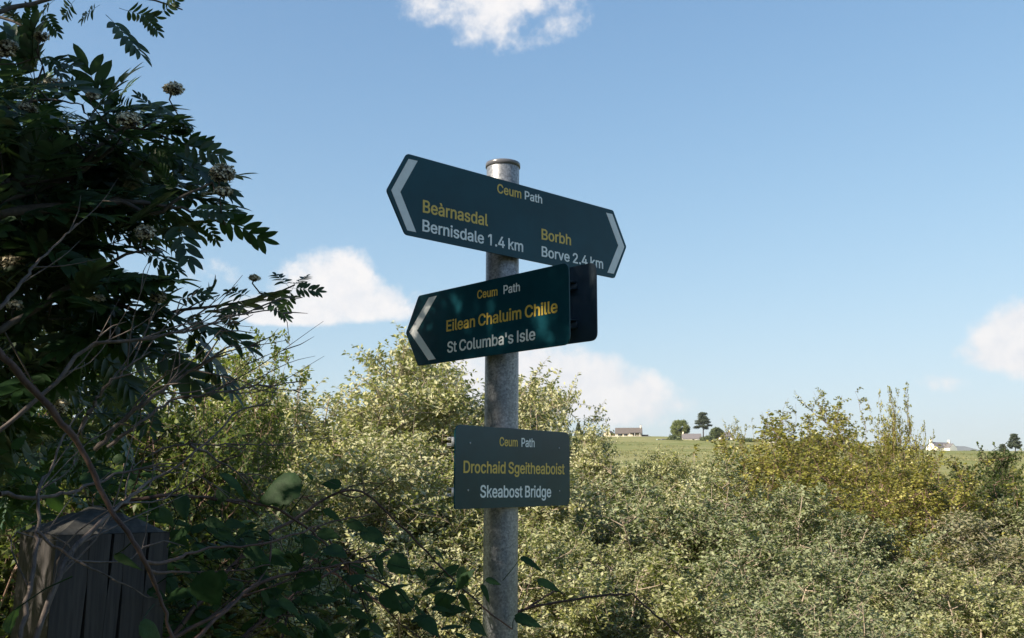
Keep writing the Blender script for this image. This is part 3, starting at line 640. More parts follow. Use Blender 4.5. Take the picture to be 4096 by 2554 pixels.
GLYPHS = """'|206|72,306 131,305 145,314 148,324 153,511 146,518 134,520 66,520 53,511 60,314 66,308|5,6,7 5,7,8 4,5,8 3,4,8 3,8,9 2,3,9 1,2,9 1,9,10 1,10,0
.|188|80,-16 109,-17 126,-12 153,12 158,22 158,59 150,74 129,93 111,98 76,98 59,91 38,69 32,57 32,24 35,17 56,-7|7,8,9 7,9,10 6,7,10 6,10,11 5,6,11 5,11,12 4,5,12 4,12,13 4,13,14 3,4,14 3,14,15 2,3,15 2,15,0 1,2,0
1|453|198,-11 282,-11 282,74 292,76 292,511 279,520 191,520 184,518 131,480 67,431 67,354 81,345 99,348 189,415 195,416|4,5,6 4,6,7 4,7,8 3,4,14 14,4,8 14,8,9 14,9,13 13,9,10 3,14,2 2,14,0 12,13,10 12,10,11 1,2,0
2|453|60,-11 394,-12 408,-4 408,61 401,67 394,70 185,71 282,171 352,251 375,284 390,314 397,341 397,401 395,414 390,429 370,464 341,492 319,508 279,523 256,528 194,528 171,523 126,505 111,495 78,461 58,426 50,399 48,359 61,350 131,350 139,352 145,359 148,389 160,416 184,437 201,445 214,445 216,447 246,445 276,430 292,411 302,384 302,359 295,334 280,306 265,286 48,54 48,-4 54,-10|18,19,20 18,20,21 17,18,21 17,21,22 16,17,22 16,22,23 16,23,24 15,16,24 14,15,38 38,15,24 38,24,37 37,24,25 36,37,35 35,37,25 14,38,39 34,35,25 33,34,25 14,39,40 13,14,40 33,25,26 32,33,26 12,13,40 12,40,41 11,12,41 32,26,27 31,32,27 11,41,42 11,42,43 30,31,27 30,27,28 29,30,28 10,11,43 10,43,44 9,10,44 9,44,45 9,45,46 8,9,46 7,8,46 6,7,46 5,6,46 4,5,46 3,4,46 2,3,46 2,46,47 1,2,47 1,47,48 1,48,0
4|453|277,-11 346,-12 360,-4 360,91 416,93 430,101 430,166 416,175 360,176 360,321 346,330 279,330 265,321 264,175 135,176 261,390 325,496 328,511 314,520 241,520 227,511 30,179 23,164 23,101 36,93 264,93 265,-4 271,-10|17,18,19 17,19,20 16,17,20 16,20,21 15,16,21 14,15,21 9,10,11 9,11,12 8,9,12 8,12,13 14,21,22 7,8,13 13,14,22 6,7,13 6,13,22 5,6,22 5,22,23 4,5,23 4,23,24 3,4,25 25,4,24 3,25,26 2,3,26 1,2,26 1,26,27 1,27,0
B|456|55,-11 281,-12 284,-10 301,-10 346,3 371,15 386,25 408,46 422,69 432,96 432,109 435,111 435,164 432,176 427,194 412,221 381,252 355,266 390,294 400,306 412,334 415,346 415,401 402,439 390,461 366,485 349,498 306,515 281,520 56,520 42,511 42,-4 49,-10 144,70 144,217 266,217 291,210 312,194 322,184 332,166 337,149 337,126 328,101 309,82 294,75 269,70 144,298 144,440 246,440 281,432 298,421 308,409 318,386 318,359 305,329 291,315 269,302 246,298|27,28,29 27,29,30 26,27,30 26,30,47 47,30,31 25,26,47 24,25,47 23,24,48 48,24,47 23,48,49 46,47,31 22,23,49 22,49,50 22,50,51 22,51,52 21,22,52 21,52,53 21,53,54 20,21,54 19,20,54 19,54,55 19,55,56 18,19,56 18,56,57 18,57,46 18,46,34 34,46,31 17,18,34 16,17,34 15,16,34 14,15,35 35,15,34 14,35,36 33,34,31 14,36,37 13,14,37 13,37,38 13,38,39 12,13,39 12,39,40 11,12,40 11,40,41 11,41,42 10,11,42 9,10,42 9,42,43 8,9,43 8,43,44 8,44,45 8,45,33 8,33,31 7,8,31 6,7,31 5,6,31 4,5,31 3,4,31 3,31,32 2,3,32 1,2,32 1,32,0
C|510|238,-18 296,-19 299,-17 326,-14 371,1 406,21 450,62 467,87 488,137 490,164 476,173 404,173 390,164 382,137 368,112 346,91 326,78 284,66 251,66 214,76 189,91 167,109 150,134 132,172 125,202 123,244 120,247 123,292 132,337 150,374 176,408 196,423 221,436 239,441 284,443 321,433 346,418 369,393 378,382 388,359 390,344 396,338 404,336 476,336 484,338 490,344 488,372 475,407 450,447 406,488 359,513 314,526 241,528 239,526 209,523 176,513 144,498 121,483 75,437 60,414 35,357 25,309 25,287 23,284 23,224 25,222 25,199 32,159 42,129 60,94 85,59 109,36 139,13 169,-2 199,-12|51,52,53 50,51,53 50,53,54 50,54,55 49,50,55 49,55,56 49,56,57 48,49,57 48,57,34 34,57,58 47,48,34 47,34,35 33,34,58 32,33,58 32,58,59 31,32,59 47,35,36 30,31,59 47,36,37 30,59,60 29,30,60 46,47,37 46,37,38 46,38,39 28,29,60 45,46,39 45,39,40 28,60,61 44,45,40 44,40,41 43,44,41 43,41,42 27,28,61 27,61,62 26,27,62 26,62,63 26,63,64 25,26,64 24,25,64 24,64,65 24,65,66 23,24,66 23,66,67 9,10,11 9,11,12 22,23,67 8,9,12 8,12,13 22,67,68 7,8,13 7,13,14 21,22,68 21,68,69 7,14,15 20,21,69 20,69,70 7,15,16 19,20,70 6,7,16 6,16,17 18,19,70 6,17,18 6,18,70 5,6,70 5,70,71 5,71,72 4,5,72 4,72,73 3,4,73 3,73,74 3,74,0 2,3,0 1,2,0
D|502|55,-11 251,-12 254,-10 274,-10 309,-3 344,10 386,35 418,64 437,89 462,139 475,186 478,234 480,236 478,306 467,356 457,384 437,421 406,457 364,490 324,508 286,518 271,518 269,520 56,520 42,511 42,-4 49,-10 144,70 143,439 231,440 234,437 266,435 301,422 324,408 336,395 362,356 372,329 380,294 380,266 382,264 380,219 372,181 358,144 342,121 324,102 301,88 279,78 241,70|21,22,23 21,23,24 19,20,21 19,21,24 19,24,28 28,24,25 18,19,28 17,18,28 16,17,29 29,17,28 16,29,31 31,29,30 27,28,25 16,31,32 16,32,33 15,16,33 15,33,34 15,34,35 14,15,35 13,14,35 13,35,36 13,36,37 12,13,37 12,37,38 12,38,39 12,39,40 11,12,40 10,11,40 10,40,41 9,10,41 9,41,42 9,42,43 8,9,43 8,43,44 8,44,45 7,8,45 7,45,46 7,46,47 7,47,27 7,27,25 6,7,25 5,6,25 4,5,25 3,4,25 3,25,26 2,3,26 1,2,26 1,26,0
E|419|55,-11 379,-12 392,-4 392,61 379,70 143,71 144,215 359,215 372,224 372,289 359,298 143,299 144,440 376,440 390,449 390,511 376,520 56,520 42,511 42,-4 49,-10|15,16,17 15,17,18 14,15,18 14,18,12 12,18,19 13,14,12 11,12,19 10,11,6 6,11,19 9,10,6 8,9,6 7,8,6 5,6,19 4,5,19 3,4,19 2,3,19 1,2,19 1,19,20 1,20,0
I|188|50,-11 140,-11 140,519 50,519|1,2,3 1,3,0
P|445|55,-11 129,-12 143,-4 144,172 256,172 259,175 281,175 304,180 326,188 369,212 390,234 408,259 422,299 422,311 425,314 425,384 408,436 390,461 372,479 331,505 276,520 56,520 42,511 42,-4 49,-10 144,255 143,439 244,440 279,432 302,416 320,389 328,356 328,339 322,314 308,284 289,268 264,258 251,258 249,255|19,20,21 19,21,22 19,22,26 26,22,23 18,19,26 17,18,26 16,17,27 27,17,26 16,27,28 25,26,23 15,16,28 15,28,29 15,29,30 15,30,31 14,15,31 14,31,32 14,32,33 13,14,33 13,33,34 12,13,34 11,12,34 11,34,35 11,35,36 10,11,36 10,36,37 10,37,38 10,38,25 10,25,3 3,25,23 9,10,3 8,9,3 7,8,3 6,7,5 5,7,3 4,5,3 2,3,23 1,2,23 1,23,24 1,24,0
S|447|190,-20 256,-21 259,-19 274,-19 299,-14 349,6 376,26 402,55 418,82 425,110 425,167 420,187 405,215 371,249 314,279 184,316 154,334 138,352 132,367 132,382 138,400 145,412 161,429 174,436 211,446 254,444 271,439 289,429 302,417 312,402 318,390 318,380 326,369 334,366 404,366 418,375 418,402 410,427 392,457 361,489 339,504 316,514 284,524 241,529 206,529 204,526 171,524 144,516 106,499 91,489 60,457 42,427 35,400 35,347 42,320 60,292 79,274 104,256 146,236 276,199 304,184 320,167 325,157 328,130 322,112 315,100 299,84 271,69 234,61 196,64 176,69 154,81 143,90 130,107 123,130 123,140 116,146 109,149 34,149 20,140 23,110 35,72 48,52 69,29 84,16 114,-1 161,-16|42,43,44 42,44,45 42,45,46 41,42,46 41,46,47 41,47,48 40,41,48 39,40,48 39,48,49 38,39,49 38,49,50 37,38,25 25,38,50 25,50,24 24,50,51 23,24,51 37,25,26 37,26,27 22,23,51 37,27,28 21,22,51 36,37,28 21,51,52 36,28,29 20,21,52 35,36,29 35,29,30 19,20,52 19,52,53 35,30,31 18,19,53 35,31,32 34,35,32 34,32,33 17,18,53 16,17,53 16,53,54 15,16,54 15,54,55 14,15,55 14,55,56 13,14,56 13,56,57 13,57,58 12,13,58 12,58,59 11,12,59 11,59,60 10,11,60 10,60,61 9,10,61 9,61,62 9,62,63 76,77,78 76,78,79 75,76,79 74,75,79 74,79,80 9,63,64 73,74,80 9,64,65 8,9,65 73,80,81 72,73,81 8,65,66 71,72,81 8,66,67 7,8,67 70,71,81 70,81,82 7,67,68 69,70,82 68,69,82 7,68,82 6,7,82 6,82,83 6,83,84 5,6,84 5,84,85 4,5,85 4,85,86 3,4,86 3,86,2 2,86,0 1,2,0
a|389|135,-20 186,-21 189,-19 201,-19 231,-9 259,9 260,-5 274,-14 341,-14 355,-5 355,268 352,270 352,290 348,310 332,338 309,364 266,386 224,396 164,396 106,381 69,359 38,325 25,303 25,288 34,279 91,261 111,264 120,273 128,288 149,306 171,316 186,316 189,319 216,316 234,309 242,303 255,280 258,250 251,244 234,239 144,229 86,214 54,196 27,170 18,150 12,128 12,88 20,58 32,35 69,1 111,-16 151,59 131,66 115,83 110,95 110,115 115,128 134,144 154,151 221,161 246,164 249,166 258,165 258,128 252,110 240,88 221,71 201,61|16,17,18 16,18,19 15,16,19 15,19,20 14,15,20 14,20,21 13,14,32 32,14,21 32,21,22 13,32,33 31,32,30 30,32,22 13,33,34 29,30,22 12,13,34 12,34,35 28,29,22 12,35,36 28,22,23 11,12,36 27,28,23 27,23,24 11,36,37 27,24,25 26,27,25 10,11,37 9,10,37 9,37,38 9,38,39 9,39,62 62,39,40 62,40,41 62,41,42 62,42,61 61,42,43 61,43,44 60,61,44 9,62,63 59,60,44 58,59,44 57,58,44 57,44,45 56,57,45 9,63,64 55,56,45 55,45,46 54,55,46 9,64,65 53,54,46 9,65,66 53,46,47 52,53,47 9,66,67 51,52,47 9,67,51 9,51,47 9,47,5 5,47,48 5,48,49 9,5,6 4,5,49 4,49,50 8,9,6 8,6,7 3,4,50 3,50,2 2,50,0 1,2,0
b|424|202,-19 254,-21 279,-16 306,-6 341,17 370,48 390,83 405,136 408,223 405,226 402,256 392,288 370,328 341,359 316,377 269,394 204,397 166,387 144,374 131,362 130,403 130,513 116,522 49,522 35,513 35,-4 49,-13 116,-13 130,-4 131,14 149,-1 174,-13 209,59 196,62 174,74 153,98 143,118 132,153 130,206 132,208 135,238 143,261 162,293 194,314 231,317 246,314 261,307 277,293 290,276 302,248 308,228 310,166 300,123 282,91 266,74 244,62|21,22,23 21,23,24 20,21,24 20,24,25 19,20,25 15,16,17 14,15,17 14,17,18 13,14,18 13,18,19 13,19,43 43,19,42 42,19,41 41,19,25 12,13,43 11,12,45 45,12,44 44,12,43 11,45,46 11,46,47 11,47,48 10,11,48 10,48,49 40,41,25 9,10,49 9,49,50 39,40,38 38,40,25 9,50,51 8,9,51 7,8,51 37,38,25 7,51,52 36,37,25 6,7,52 6,52,53 35,36,25 34,35,25 6,53,54 5,6,54 5,54,55 33,34,25 5,55,32 32,33,25 5,32,29 29,32,25 4,5,29 3,4,29 3,29,30 28,29,25 3,30,31 27,28,25 27,25,26 2,3,31 2,31,0 1,2,0
c|396|180,-19 234,-21 236,-18 249,-18 284,-8 314,7 358,48 378,86 380,106 371,114 364,117 314,129 301,129 294,127 285,118 285,113 272,91 254,72 234,62 194,59 166,69 143,91 132,106 118,148 115,161 115,216 125,253 143,286 159,302 181,314 194,317 234,314 254,304 272,286 289,254 299,249 311,249 369,264 378,273 378,291 358,328 321,364 284,384 234,397 164,394 131,384 106,372 91,362 58,328 32,286 18,226 18,151 32,91 58,48 99,9 131,-8 154,-16|42,43,44 42,44,45 41,42,45 41,45,46 41,46,47 40,41,47 40,47,48 39,40,31 31,40,48 31,48,30 30,48,49 29,30,49 39,31,32 28,29,49 39,32,33 27,28,49 38,39,33 38,33,34 26,27,49 26,49,50 37,38,34 36,37,34 36,34,35 25,26,50 25,50,51 24,25,51 23,24,51 23,51,52 22,23,52 10,11,12 10,12,13 10,13,14 10,14,15 9,10,15 8,9,15 8,15,16 7,8,16 21,22,52 7,16,17 20,21,52 20,52,53 6,7,17 6,17,18 19,20,53 6,18,19 6,19,53 5,6,53 5,53,54 5,54,55 4,5,55 3,4,55 3,55,56 3,56,2 2,56,0 1,2,0
d|424|170,-19 219,-21 244,-16 271,-3 294,14 295,-4 309,-13 376,-13 390,-4 390,513 376,522 306,522 299,519 292,513 292,463 291,364 259,387 221,397 171,397 124,384 86,362 60,336 48,318 32,288 23,258 20,231 18,228 18,148 25,111 45,63 63,38 96,7 124,-8 156,-18 194,59 181,62 161,72 140,93 128,116 115,161 115,218 130,268 143,288 156,302 179,314 216,317 236,312 249,304 270,283 277,271 292,223 295,181 292,178 292,156 285,126 265,88 251,74 234,64 216,59|9,10,11 9,11,12 9,12,13 8,9,13 8,13,14 8,14,15 16,17,18 16,18,19 15,16,19 15,19,20 8,15,49 49,15,48 48,15,47 47,15,46 46,15,20 46,20,45 45,20,21 45,21,22 45,22,44 44,22,23 43,44,23 42,43,23 41,42,23 41,23,24 8,49,50 40,41,24 40,24,25 40,25,26 40,26,27 8,50,51 39,40,27 8,51,52 8,52,53 38,39,27 8,53,54 38,27,28 8,54,55 37,38,28 37,28,29 36,37,29 8,55,56 8,56,57 35,36,29 8,57,58 35,29,30 34,35,30 8,58,34 8,34,4 4,34,30 4,30,31 8,4,5 3,4,31 3,31,32 2,3,32 7,8,5 7,5,6 2,32,33 1,2,33 1,33,0
e|404|182,-19 239,-21 241,-18 256,-18 291,-8 321,7 344,24 365,48 380,76 382,96 369,104 319,117 301,117 294,114 285,106 277,88 261,72 241,62 229,59 194,59 161,72 140,91 120,128 115,156 374,157 388,166 388,236 375,288 368,306 348,336 306,372 256,392 231,397 179,397 144,389 124,382 94,364 58,328 42,306 30,278 18,226 18,148 27,103 55,51 89,17 126,-6 156,-16 119,234 118,243 123,258 135,281 149,297 179,314 189,317 231,314 254,302 262,293 282,261 288,243 286,234|31,32,33 31,33,34 30,31,34 30,34,35 30,35,36 29,30,36 29,36,37 28,29,37 28,37,54 54,37,53 53,37,38 52,53,38 28,54,55 51,52,38 27,28,55 51,38,39 27,55,56 50,51,39 27,56,57 26,27,57 49,50,39 49,39,40 26,57,58 48,49,40 26,58,59 47,48,40 25,26,59 25,59,47 25,47,40 25,40,23 23,40,41 24,25,23 22,23,41 22,41,42 21,22,42 10,11,12 10,12,13 10,13,14 10,14,15 9,10,15 21,42,43 8,9,15 20,21,43 8,15,16 7,8,16 7,16,17 19,20,43 7,17,18 7,18,19 7,19,43 7,43,44 6,7,44 5,6,44 5,44,45 4,5,45 4,45,46 3,4,46 3,46,2 2,46,0 1,2,0
g|425|175,-162 236,-163 239,-161 256,-161 306,-146 336,-128 365,-99 380,-74 390,-34 390,383 376,392 309,392 295,383 295,366 291,364 274,379 236,394 171,397 146,392 109,377 84,359 53,326 38,301 27,276 18,231 18,153 20,151 20,136 38,83 58,53 84,27 124,4 174,-8 219,-8 244,-3 274,9 295,26 295,-2 288,-42 280,-54 266,-68 249,-78 214,-86 181,-83 164,-78 144,-66 130,-52 123,-39 114,-31 106,-28 89,-31 39,-58 32,-64 32,-74 38,-84 58,-109 81,-131 121,-151 146,-158 191,72 179,74 159,84 145,96 132,113 125,128 115,166 115,218 128,263 138,281 154,299 181,314 219,317 236,312 256,299 272,281 285,256 292,228 295,176 285,131 265,96 251,84 231,74|16,17,18 15,16,18 9,10,11 9,11,12 15,18,19 8,9,12 8,12,13 14,15,19 14,19,20 8,13,14 8,14,75 75,14,74 74,14,73 73,14,72 72,14,20 72,20,71 71,20,21 71,21,70 70,21,22 69,70,22 69,22,23 68,69,23 67,68,23 67,23,24 66,67,24 8,75,76 66,24,25 8,76,77 65,66,25 8,77,78 64,65,25 64,25,26 64,26,27 64,27,28 8,78,79 63,64,28 62,63,28 8,79,80 61,62,28 8,80,81 60,61,28 60,28,29 8,81,36 36,81,59 59,60,29 36,59,29 36,29,30 36,30,31 8,36,37 35,36,31 34,35,31 34,31,32 8,37,38 33,34,32 48,49,50 47,48,50 47,50,51 7,8,38 46,47,51 7,38,39 45,46,51 7,39,40 45,51,52 45,52,53 44,45,53 7,40,41 6,7,41 44,53,54 6,41,42 43,44,54 42,43,54 42,54,55 6,42,55 5,6,55 5,55,56 4,5,56 4,56,57 3,4,57 3,57,58 3,58,2 2,58,0 1,2,0
h|410|48,-11 116,-12 130,-4 130,224 132,226 132,249 145,281 164,302 176,310 206,318 229,315 249,305 268,284 277,254 277,-4 291,-12 361,-12 369,-10 375,-4 375,234 372,284 362,319 350,341 319,372 296,385 264,395 209,397 161,385 146,378 131,365 130,511 116,520 49,520 41,518 35,511 35,-4 41,-10|30,31,32 30,32,33 30,33,34 29,30,34 29,34,35 25,26,27 24,25,27 23,24,27 23,27,28 23,28,29 22,23,29 22,29,9 9,29,8 8,29,7 7,29,6 6,29,35 21,22,9 20,21,10 10,21,9 20,10,11 20,11,12 19,20,12 19,12,13 5,6,35 19,13,14 4,5,3 3,5,35 18,19,14 2,3,35 17,18,14 17,14,15 1,2,35 1,35,36 16,17,15 1,36,0
i|167|48,-11 116,-12 130,-4 130,384 124,390 118,391 49,392 35,384 35,-4 41,-10 70,431 96,430 111,435 121,440 138,456 143,466 145,489 138,511 116,530 101,535 66,535 51,530 30,511 25,501 25,466 30,456 46,440|5,6,7 4,5,7 3,4,7 2,3,7 2,7,8 1,2,8 1,8,9 1,9,0 18,19,20 18,20,21 17,18,21 17,21,22 16,17,22 16,22,23 16,23,24 15,16,24 14,15,24 14,24,25 13,14,25 13,25,26 12,13,26 12,26,10 11,12,10
k|381|48,-11 116,-12 130,-4 130,134 151,153 281,-10 289,-12 374,-12 388,-4 388,9 222,216 365,361 378,374 378,384 364,392 281,392 274,390 131,245 130,511 116,520 49,520 35,511 35,-4 41,-10|18,19,20 18,20,21 17,18,21 17,21,22 13,14,15 13,15,16 13,16,17 12,13,17 11,12,17 10,11,17 10,17,3 3,17,22 9,10,4 4,10,3 9,4,5 2,3,22 8,9,5 7,8,5 1,2,22 1,22,23 7,5,6 1,23,0
l|189|115,-14 164,-15 186,-10 198,-1 198,16 192,29 188,59 174,68 141,65 132,79 132,99 130,101 130,511 124,518 119,518 116,520 49,520 35,511 35,61 40,41 50,21 69,3 81,-5|14,15,16 14,16,17 12,13,14 12,14,17 11,12,17 11,17,18 10,11,18 9,10,18 8,9,18 6,7,8 6,8,18 6,18,19 5,6,19 5,19,20 4,5,20 4,20,21 3,4,21 3,21,22 2,3,22 2,22,0 1,2,0
m|610|48,-11 116,-12 130,-4 130,234 132,236 132,259 145,289 164,308 189,318 211,318 234,308 245,296 255,276 255,264 258,261 258,-4 264,-10 271,-12 339,-12 352,-4 352,256 360,281 368,294 381,308 396,315 431,318 446,312 465,299 475,279 478,269 478,56 478,-4 484,-10 491,-12 561,-12 575,-4 575,274 565,321 552,344 529,370 499,388 466,397 406,397 379,390 356,380 319,350 286,382 246,397 191,397 181,395 146,380 131,368 130,384 116,392 49,392 35,384 35,-4 41,-10|40,41,42 40,42,43 46,47,48 46,48,49 46,49,50 52,53,54 52,54,55 40,43,44 39,40,44 51,52,55 51,55,56 45,46,50 39,44,45 45,50,51 38,39,45 45,51,8 8,51,7 7,51,6 6,51,5 5,51,56 38,45,8 37,38,8 36,37,25 25,37,8 36,25,26 24,25,9 9,25,8 24,9,10 23,24,10 36,26,27 22,23,10 22,10,11 36,27,28 22,11,12 21,22,12 20,21,12 36,28,29 20,12,13 35,36,29 35,29,30 20,13,14 20,14,15 4,5,3 3,5,56 19,20,15 2,3,56 35,30,31 34,35,31 34,31,32 18,19,15 18,15,16 1,2,56 1,56,57 34,32,33 18,16,17 1,57,0
n|410|48,-11 116,-12 130,-4 130,224 132,226 132,249 138,266 150,289 164,302 176,310 206,318 236,312 249,305 262,291 275,264 277,254 277,-4 291,-12 361,-12 375,-4 375,106 375,264 372,266 370,296 362,319 348,344 319,372 296,385 246,397 209,397 184,392 146,378 131,365 130,384 116,392 49,392 41,390 35,384 35,-4 41,-10|27,28,29 27,29,30 27,30,31 33,34,35 33,35,36 33,36,37 26,27,31 32,33,37 32,37,38 26,31,32 25,26,32 25,32,10 10,32,9 9,32,8 8,32,7 7,32,6 6,32,38 24,25,10 23,24,10 23,10,11 23,11,12 23,12,13 22,23,13 22,13,14 21,22,14 5,6,38 20,21,14 20,14,15 20,15,16 4,5,3 3,5,38 2,3,38 19,20,16 18,19,16 18,16,17 1,2,38 1,38,39 1,39,0
o|415|180,-19 234,-21 236,-18 261,-16 284,-8 324,14 358,48 370,66 388,103 397,148 397,228 395,231 395,243 388,273 370,311 360,326 324,362 309,372 261,392 235,396 181,397 179,394 164,394 131,384 91,362 58,328 42,306 25,263 18,226 18,151 20,148 20,133 32,91 42,71 58,48 89,17 106,4 154,-16 194,59 181,62 159,74 132,106 120,138 115,161 115,216 125,253 138,278 159,302 181,314 194,317 222,316 234,314 256,302 275,283 288,261 300,218 300,198 302,196 300,158 290,121 280,101 256,74 234,62|19,20,21 18,19,21 18,21,22 18,22,23 17,18,23 17,23,24 16,17,24 15,16,24 15,24,25 15,25,49 49,25,26 14,15,49 14,49,50 48,49,26 14,50,51 14,51,52 47,48,26 13,14,52 47,26,27 13,52,53 46,47,27 13,53,54 45,46,27 12,13,54 45,27,28 12,54,55 44,45,28 11,12,55 10,11,55 9,10,55 44,28,29 9,55,56 43,44,29 9,56,57 9,57,58 42,43,29 9,58,59 42,29,30 8,9,59 42,30,31 41,42,31 41,31,32 8,59,60 40,41,32 7,8,60 7,60,61 40,32,33 7,61,62 39,40,33 39,33,34 6,7,62 6,62,38 38,39,34 6,38,34 5,6,34 5,34,35 5,35,36 4,5,36 4,36,37 3,4,37 2,3,37 2,37,0 1,2,0
r|259|48,-11 116,-12 130,-4 130,234 132,236 132,254 148,286 166,302 191,312 246,310 260,319 260,389 246,397 229,397 194,397 171,392 139,378 131,370 130,384 116,392 49,392 35,384 35,-4 41,-10|11,12,13 11,13,14 11,14,15 11,15,16 18,19,20 18,20,21 10,11,16 17,18,21 17,21,22 10,16,17 10,17,8 8,17,7 7,17,6 6,17,5 5,17,22 9,10,8 4,5,3 3,5,22 2,3,22 1,2,22 1,22,23 1,23,0
s|365|153,-19 211,-21 214,-18 229,-18 269,-6 294,7 335,48 348,81 348,133 345,143 330,171 311,189 264,214 154,242 141,249 128,268 128,286 135,301 146,309 171,319 204,319 219,314 238,298 250,273 264,264 276,264 329,277 342,286 342,296 330,326 320,341 291,369 264,384 241,392 201,397 144,394 116,387 89,374 74,364 50,341 35,316 30,298 30,248 38,226 48,211 69,189 104,169 134,159 221,139 239,129 250,111 250,98 239,77 214,62 184,59 181,57 179,59 151,62 136,69 123,83 112,111 99,119 86,119 39,109 24,104 18,98 20,78 32,48 69,9 101,-8 136,-18|33,34,35 33,35,36 32,33,36 32,36,37 31,32,37 31,37,38 30,31,38 30,38,39 29,30,39 29,39,40 28,29,20 20,29,19 19,29,40 28,20,21 18,19,40 18,40,41 28,21,22 17,18,41 16,17,41 28,22,23 16,41,42 27,28,23 26,27,23 15,16,42 25,26,23 25,23,24 14,15,42 13,14,42 13,42,43 12,13,43 12,43,44 11,12,44 11,44,45 10,11,45 10,45,46 9,10,46 9,46,47 9,47,48 8,9,48 8,48,49 7,8,49 7,49,50 60,61,62 60,62,63 7,50,51 59,60,63 59,63,64 59,64,65 7,51,52 59,65,66 58,59,66 6,7,52 58,66,67 6,52,53 57,58,67 6,53,54 56,57,67 6,54,55 55,56,67 6,55,67 5,6,67 5,67,68 5,68,69 4,5,69 3,4,69 3,69,70 2,3,70 1,2,70 1,70,0
t|227|143,-15 194,-17 224,-9 230,-3 230,15 225,27 220,57 206,66 159,63 150,70 145,82 145,95 143,97 143,312 209,313 216,316 222,322 222,382 209,391 143,392 143,465 143,475 129,483 61,483 54,481 48,475 48,392 4,391 -10,382 -10,322 4,313 48,312 48,70 53,50 63,30 89,3 106,-7|21,22,23 21,23,24 21,24,25 20,21,25 20,25,26 19,20,26 18,19,26 18,26,27 17,18,27 17,27,28 16,17,28 16,28,29 15,16,29 15,29,30 14,15,30 13,14,30 13,30,31 12,13,31 12,31,32 11,12,32 10,11,32 9,10,32 8,9,32 8,32,33 6,7,8 6,8,33 5,6,33 5,33,34 5,34,35 4,5,35 3,4,35 3,35,36 2,3,36 2,36,0 1,2,0
u|410|158,-16 206,-18 229,-13 264,2 279,15 280,-4 294,-13 361,-13 375,-4 375,384 361,392 291,392 277,384 277,134 272,114 256,87 246,77 229,67 209,62 191,62 164,72 145,91 135,114 132,146 130,149 130,384 116,392 49,392 35,384 35,111 42,74 60,39 94,5 119,-8|9,10,11 9,11,12 25,26,27 25,27,28 8,9,12 8,12,13 24,25,28 24,28,29 23,24,29 22,23,29 8,13,14 8,14,15 21,22,29 21,29,30 20,21,30 8,15,16 8,16,17 20,30,31 19,20,31 8,17,18 8,18,19 8,19,4 4,19,31 4,31,32 8,4,5 3,4,32 3,32,33 2,3,33 7,8,5 7,5,6 2,33,0 1,2,0
v|389|158,-11 231,-12 245,-4 388,369 388,384 374,392 301,392 288,384 205,154 198,131 192,129 182,164 178,171 170,199 165,206 102,384 89,392 14,392 0,384 0,371 75,181 143,-1 151,-10|4,5,6 4,6,7 15,16,17 15,17,18 3,4,7 3,7,8 14,15,18 14,18,19 14,19,20 2,3,8 13,14,20 12,13,20 12,20,21 11,12,21 10,11,21 2,8,9 2,9,10 2,10,21 2,21,22 1,2,22 1,22,0
à|389|135,-20 186,-21 189,-19 201,-19 231,-9 259,9 260,-5 274,-14 341,-14 355,-5 355,268 352,270 352,290 348,310 332,338 309,364 266,386 224,396 164,396 106,381 69,359 38,325 25,303 25,288 34,279 91,261 111,264 120,273 128,288 149,306 171,316 186,316 189,319 216,316 234,309 242,303 255,280 258,250 251,244 234,239 144,229 86,214 54,196 27,170 18,150 12,128 12,88 20,58 32,35 69,1 111,-16 151,59 131,66 115,83 110,95 110,115 115,128 134,144 154,151 221,161 246,164 249,166 258,165 258,128 252,110 240,88 221,71 201,61 160,418 219,416 232,425 232,435 188,530 179,539 156,541 96,541 82,533 82,523 143,430 154,419|16,17,18 16,18,19 15,16,19 15,19,20 14,15,20 14,20,21 13,14,32 32,14,21 32,21,22 13,32,33 31,32,30 30,32,22 13,33,34 29,30,22 12,13,34 12,34,35 28,29,22 12,35,36 28,22,23 11,12,36 27,28,23 27,23,24 11,36,37 27,24,25 26,27,25 10,11,37 9,10,37 9,37,38 9,38,39 9,39,62 62,39,40 62,40,41 62,41,42 62,42,61 61,42,43 61,43,44 60,61,44 9,62,63 59,60,44 58,59,44 57,58,44 57,44,45 56,57,45 9,63,64 55,56,45 55,45,46 54,55,46 9,64,65 53,54,46 9,65,66 53,46,47 52,53,47 9,66,67 51,52,47 9,67,51 9,51,47 9,47,5 5,47,48 5,48,49 9,5,6 4,5,49 4,49,50 8,9,6 8,6,7 3,4,50 3,50,2 2,50,0 1,2,0 73,74,75 73,75,76 72,73,76 72,76,77 71,72,77 71,77,78 70,71,78 70,78,79 69,70,79 69,79,68
 |150||"""
GL = {}
for ln in GLYPHS.split('\n'):
    k_, a_, v_, f_ = ln.split('|')
    GL[k_] = (int(a_), np.array([[int(q) for q in t.split(',')] for t in v_.split()], float).reshape(-1, 2), np.array([[int(q) for q in t.split(',')] for t in f_.split()], int).reshape(-1, 3))
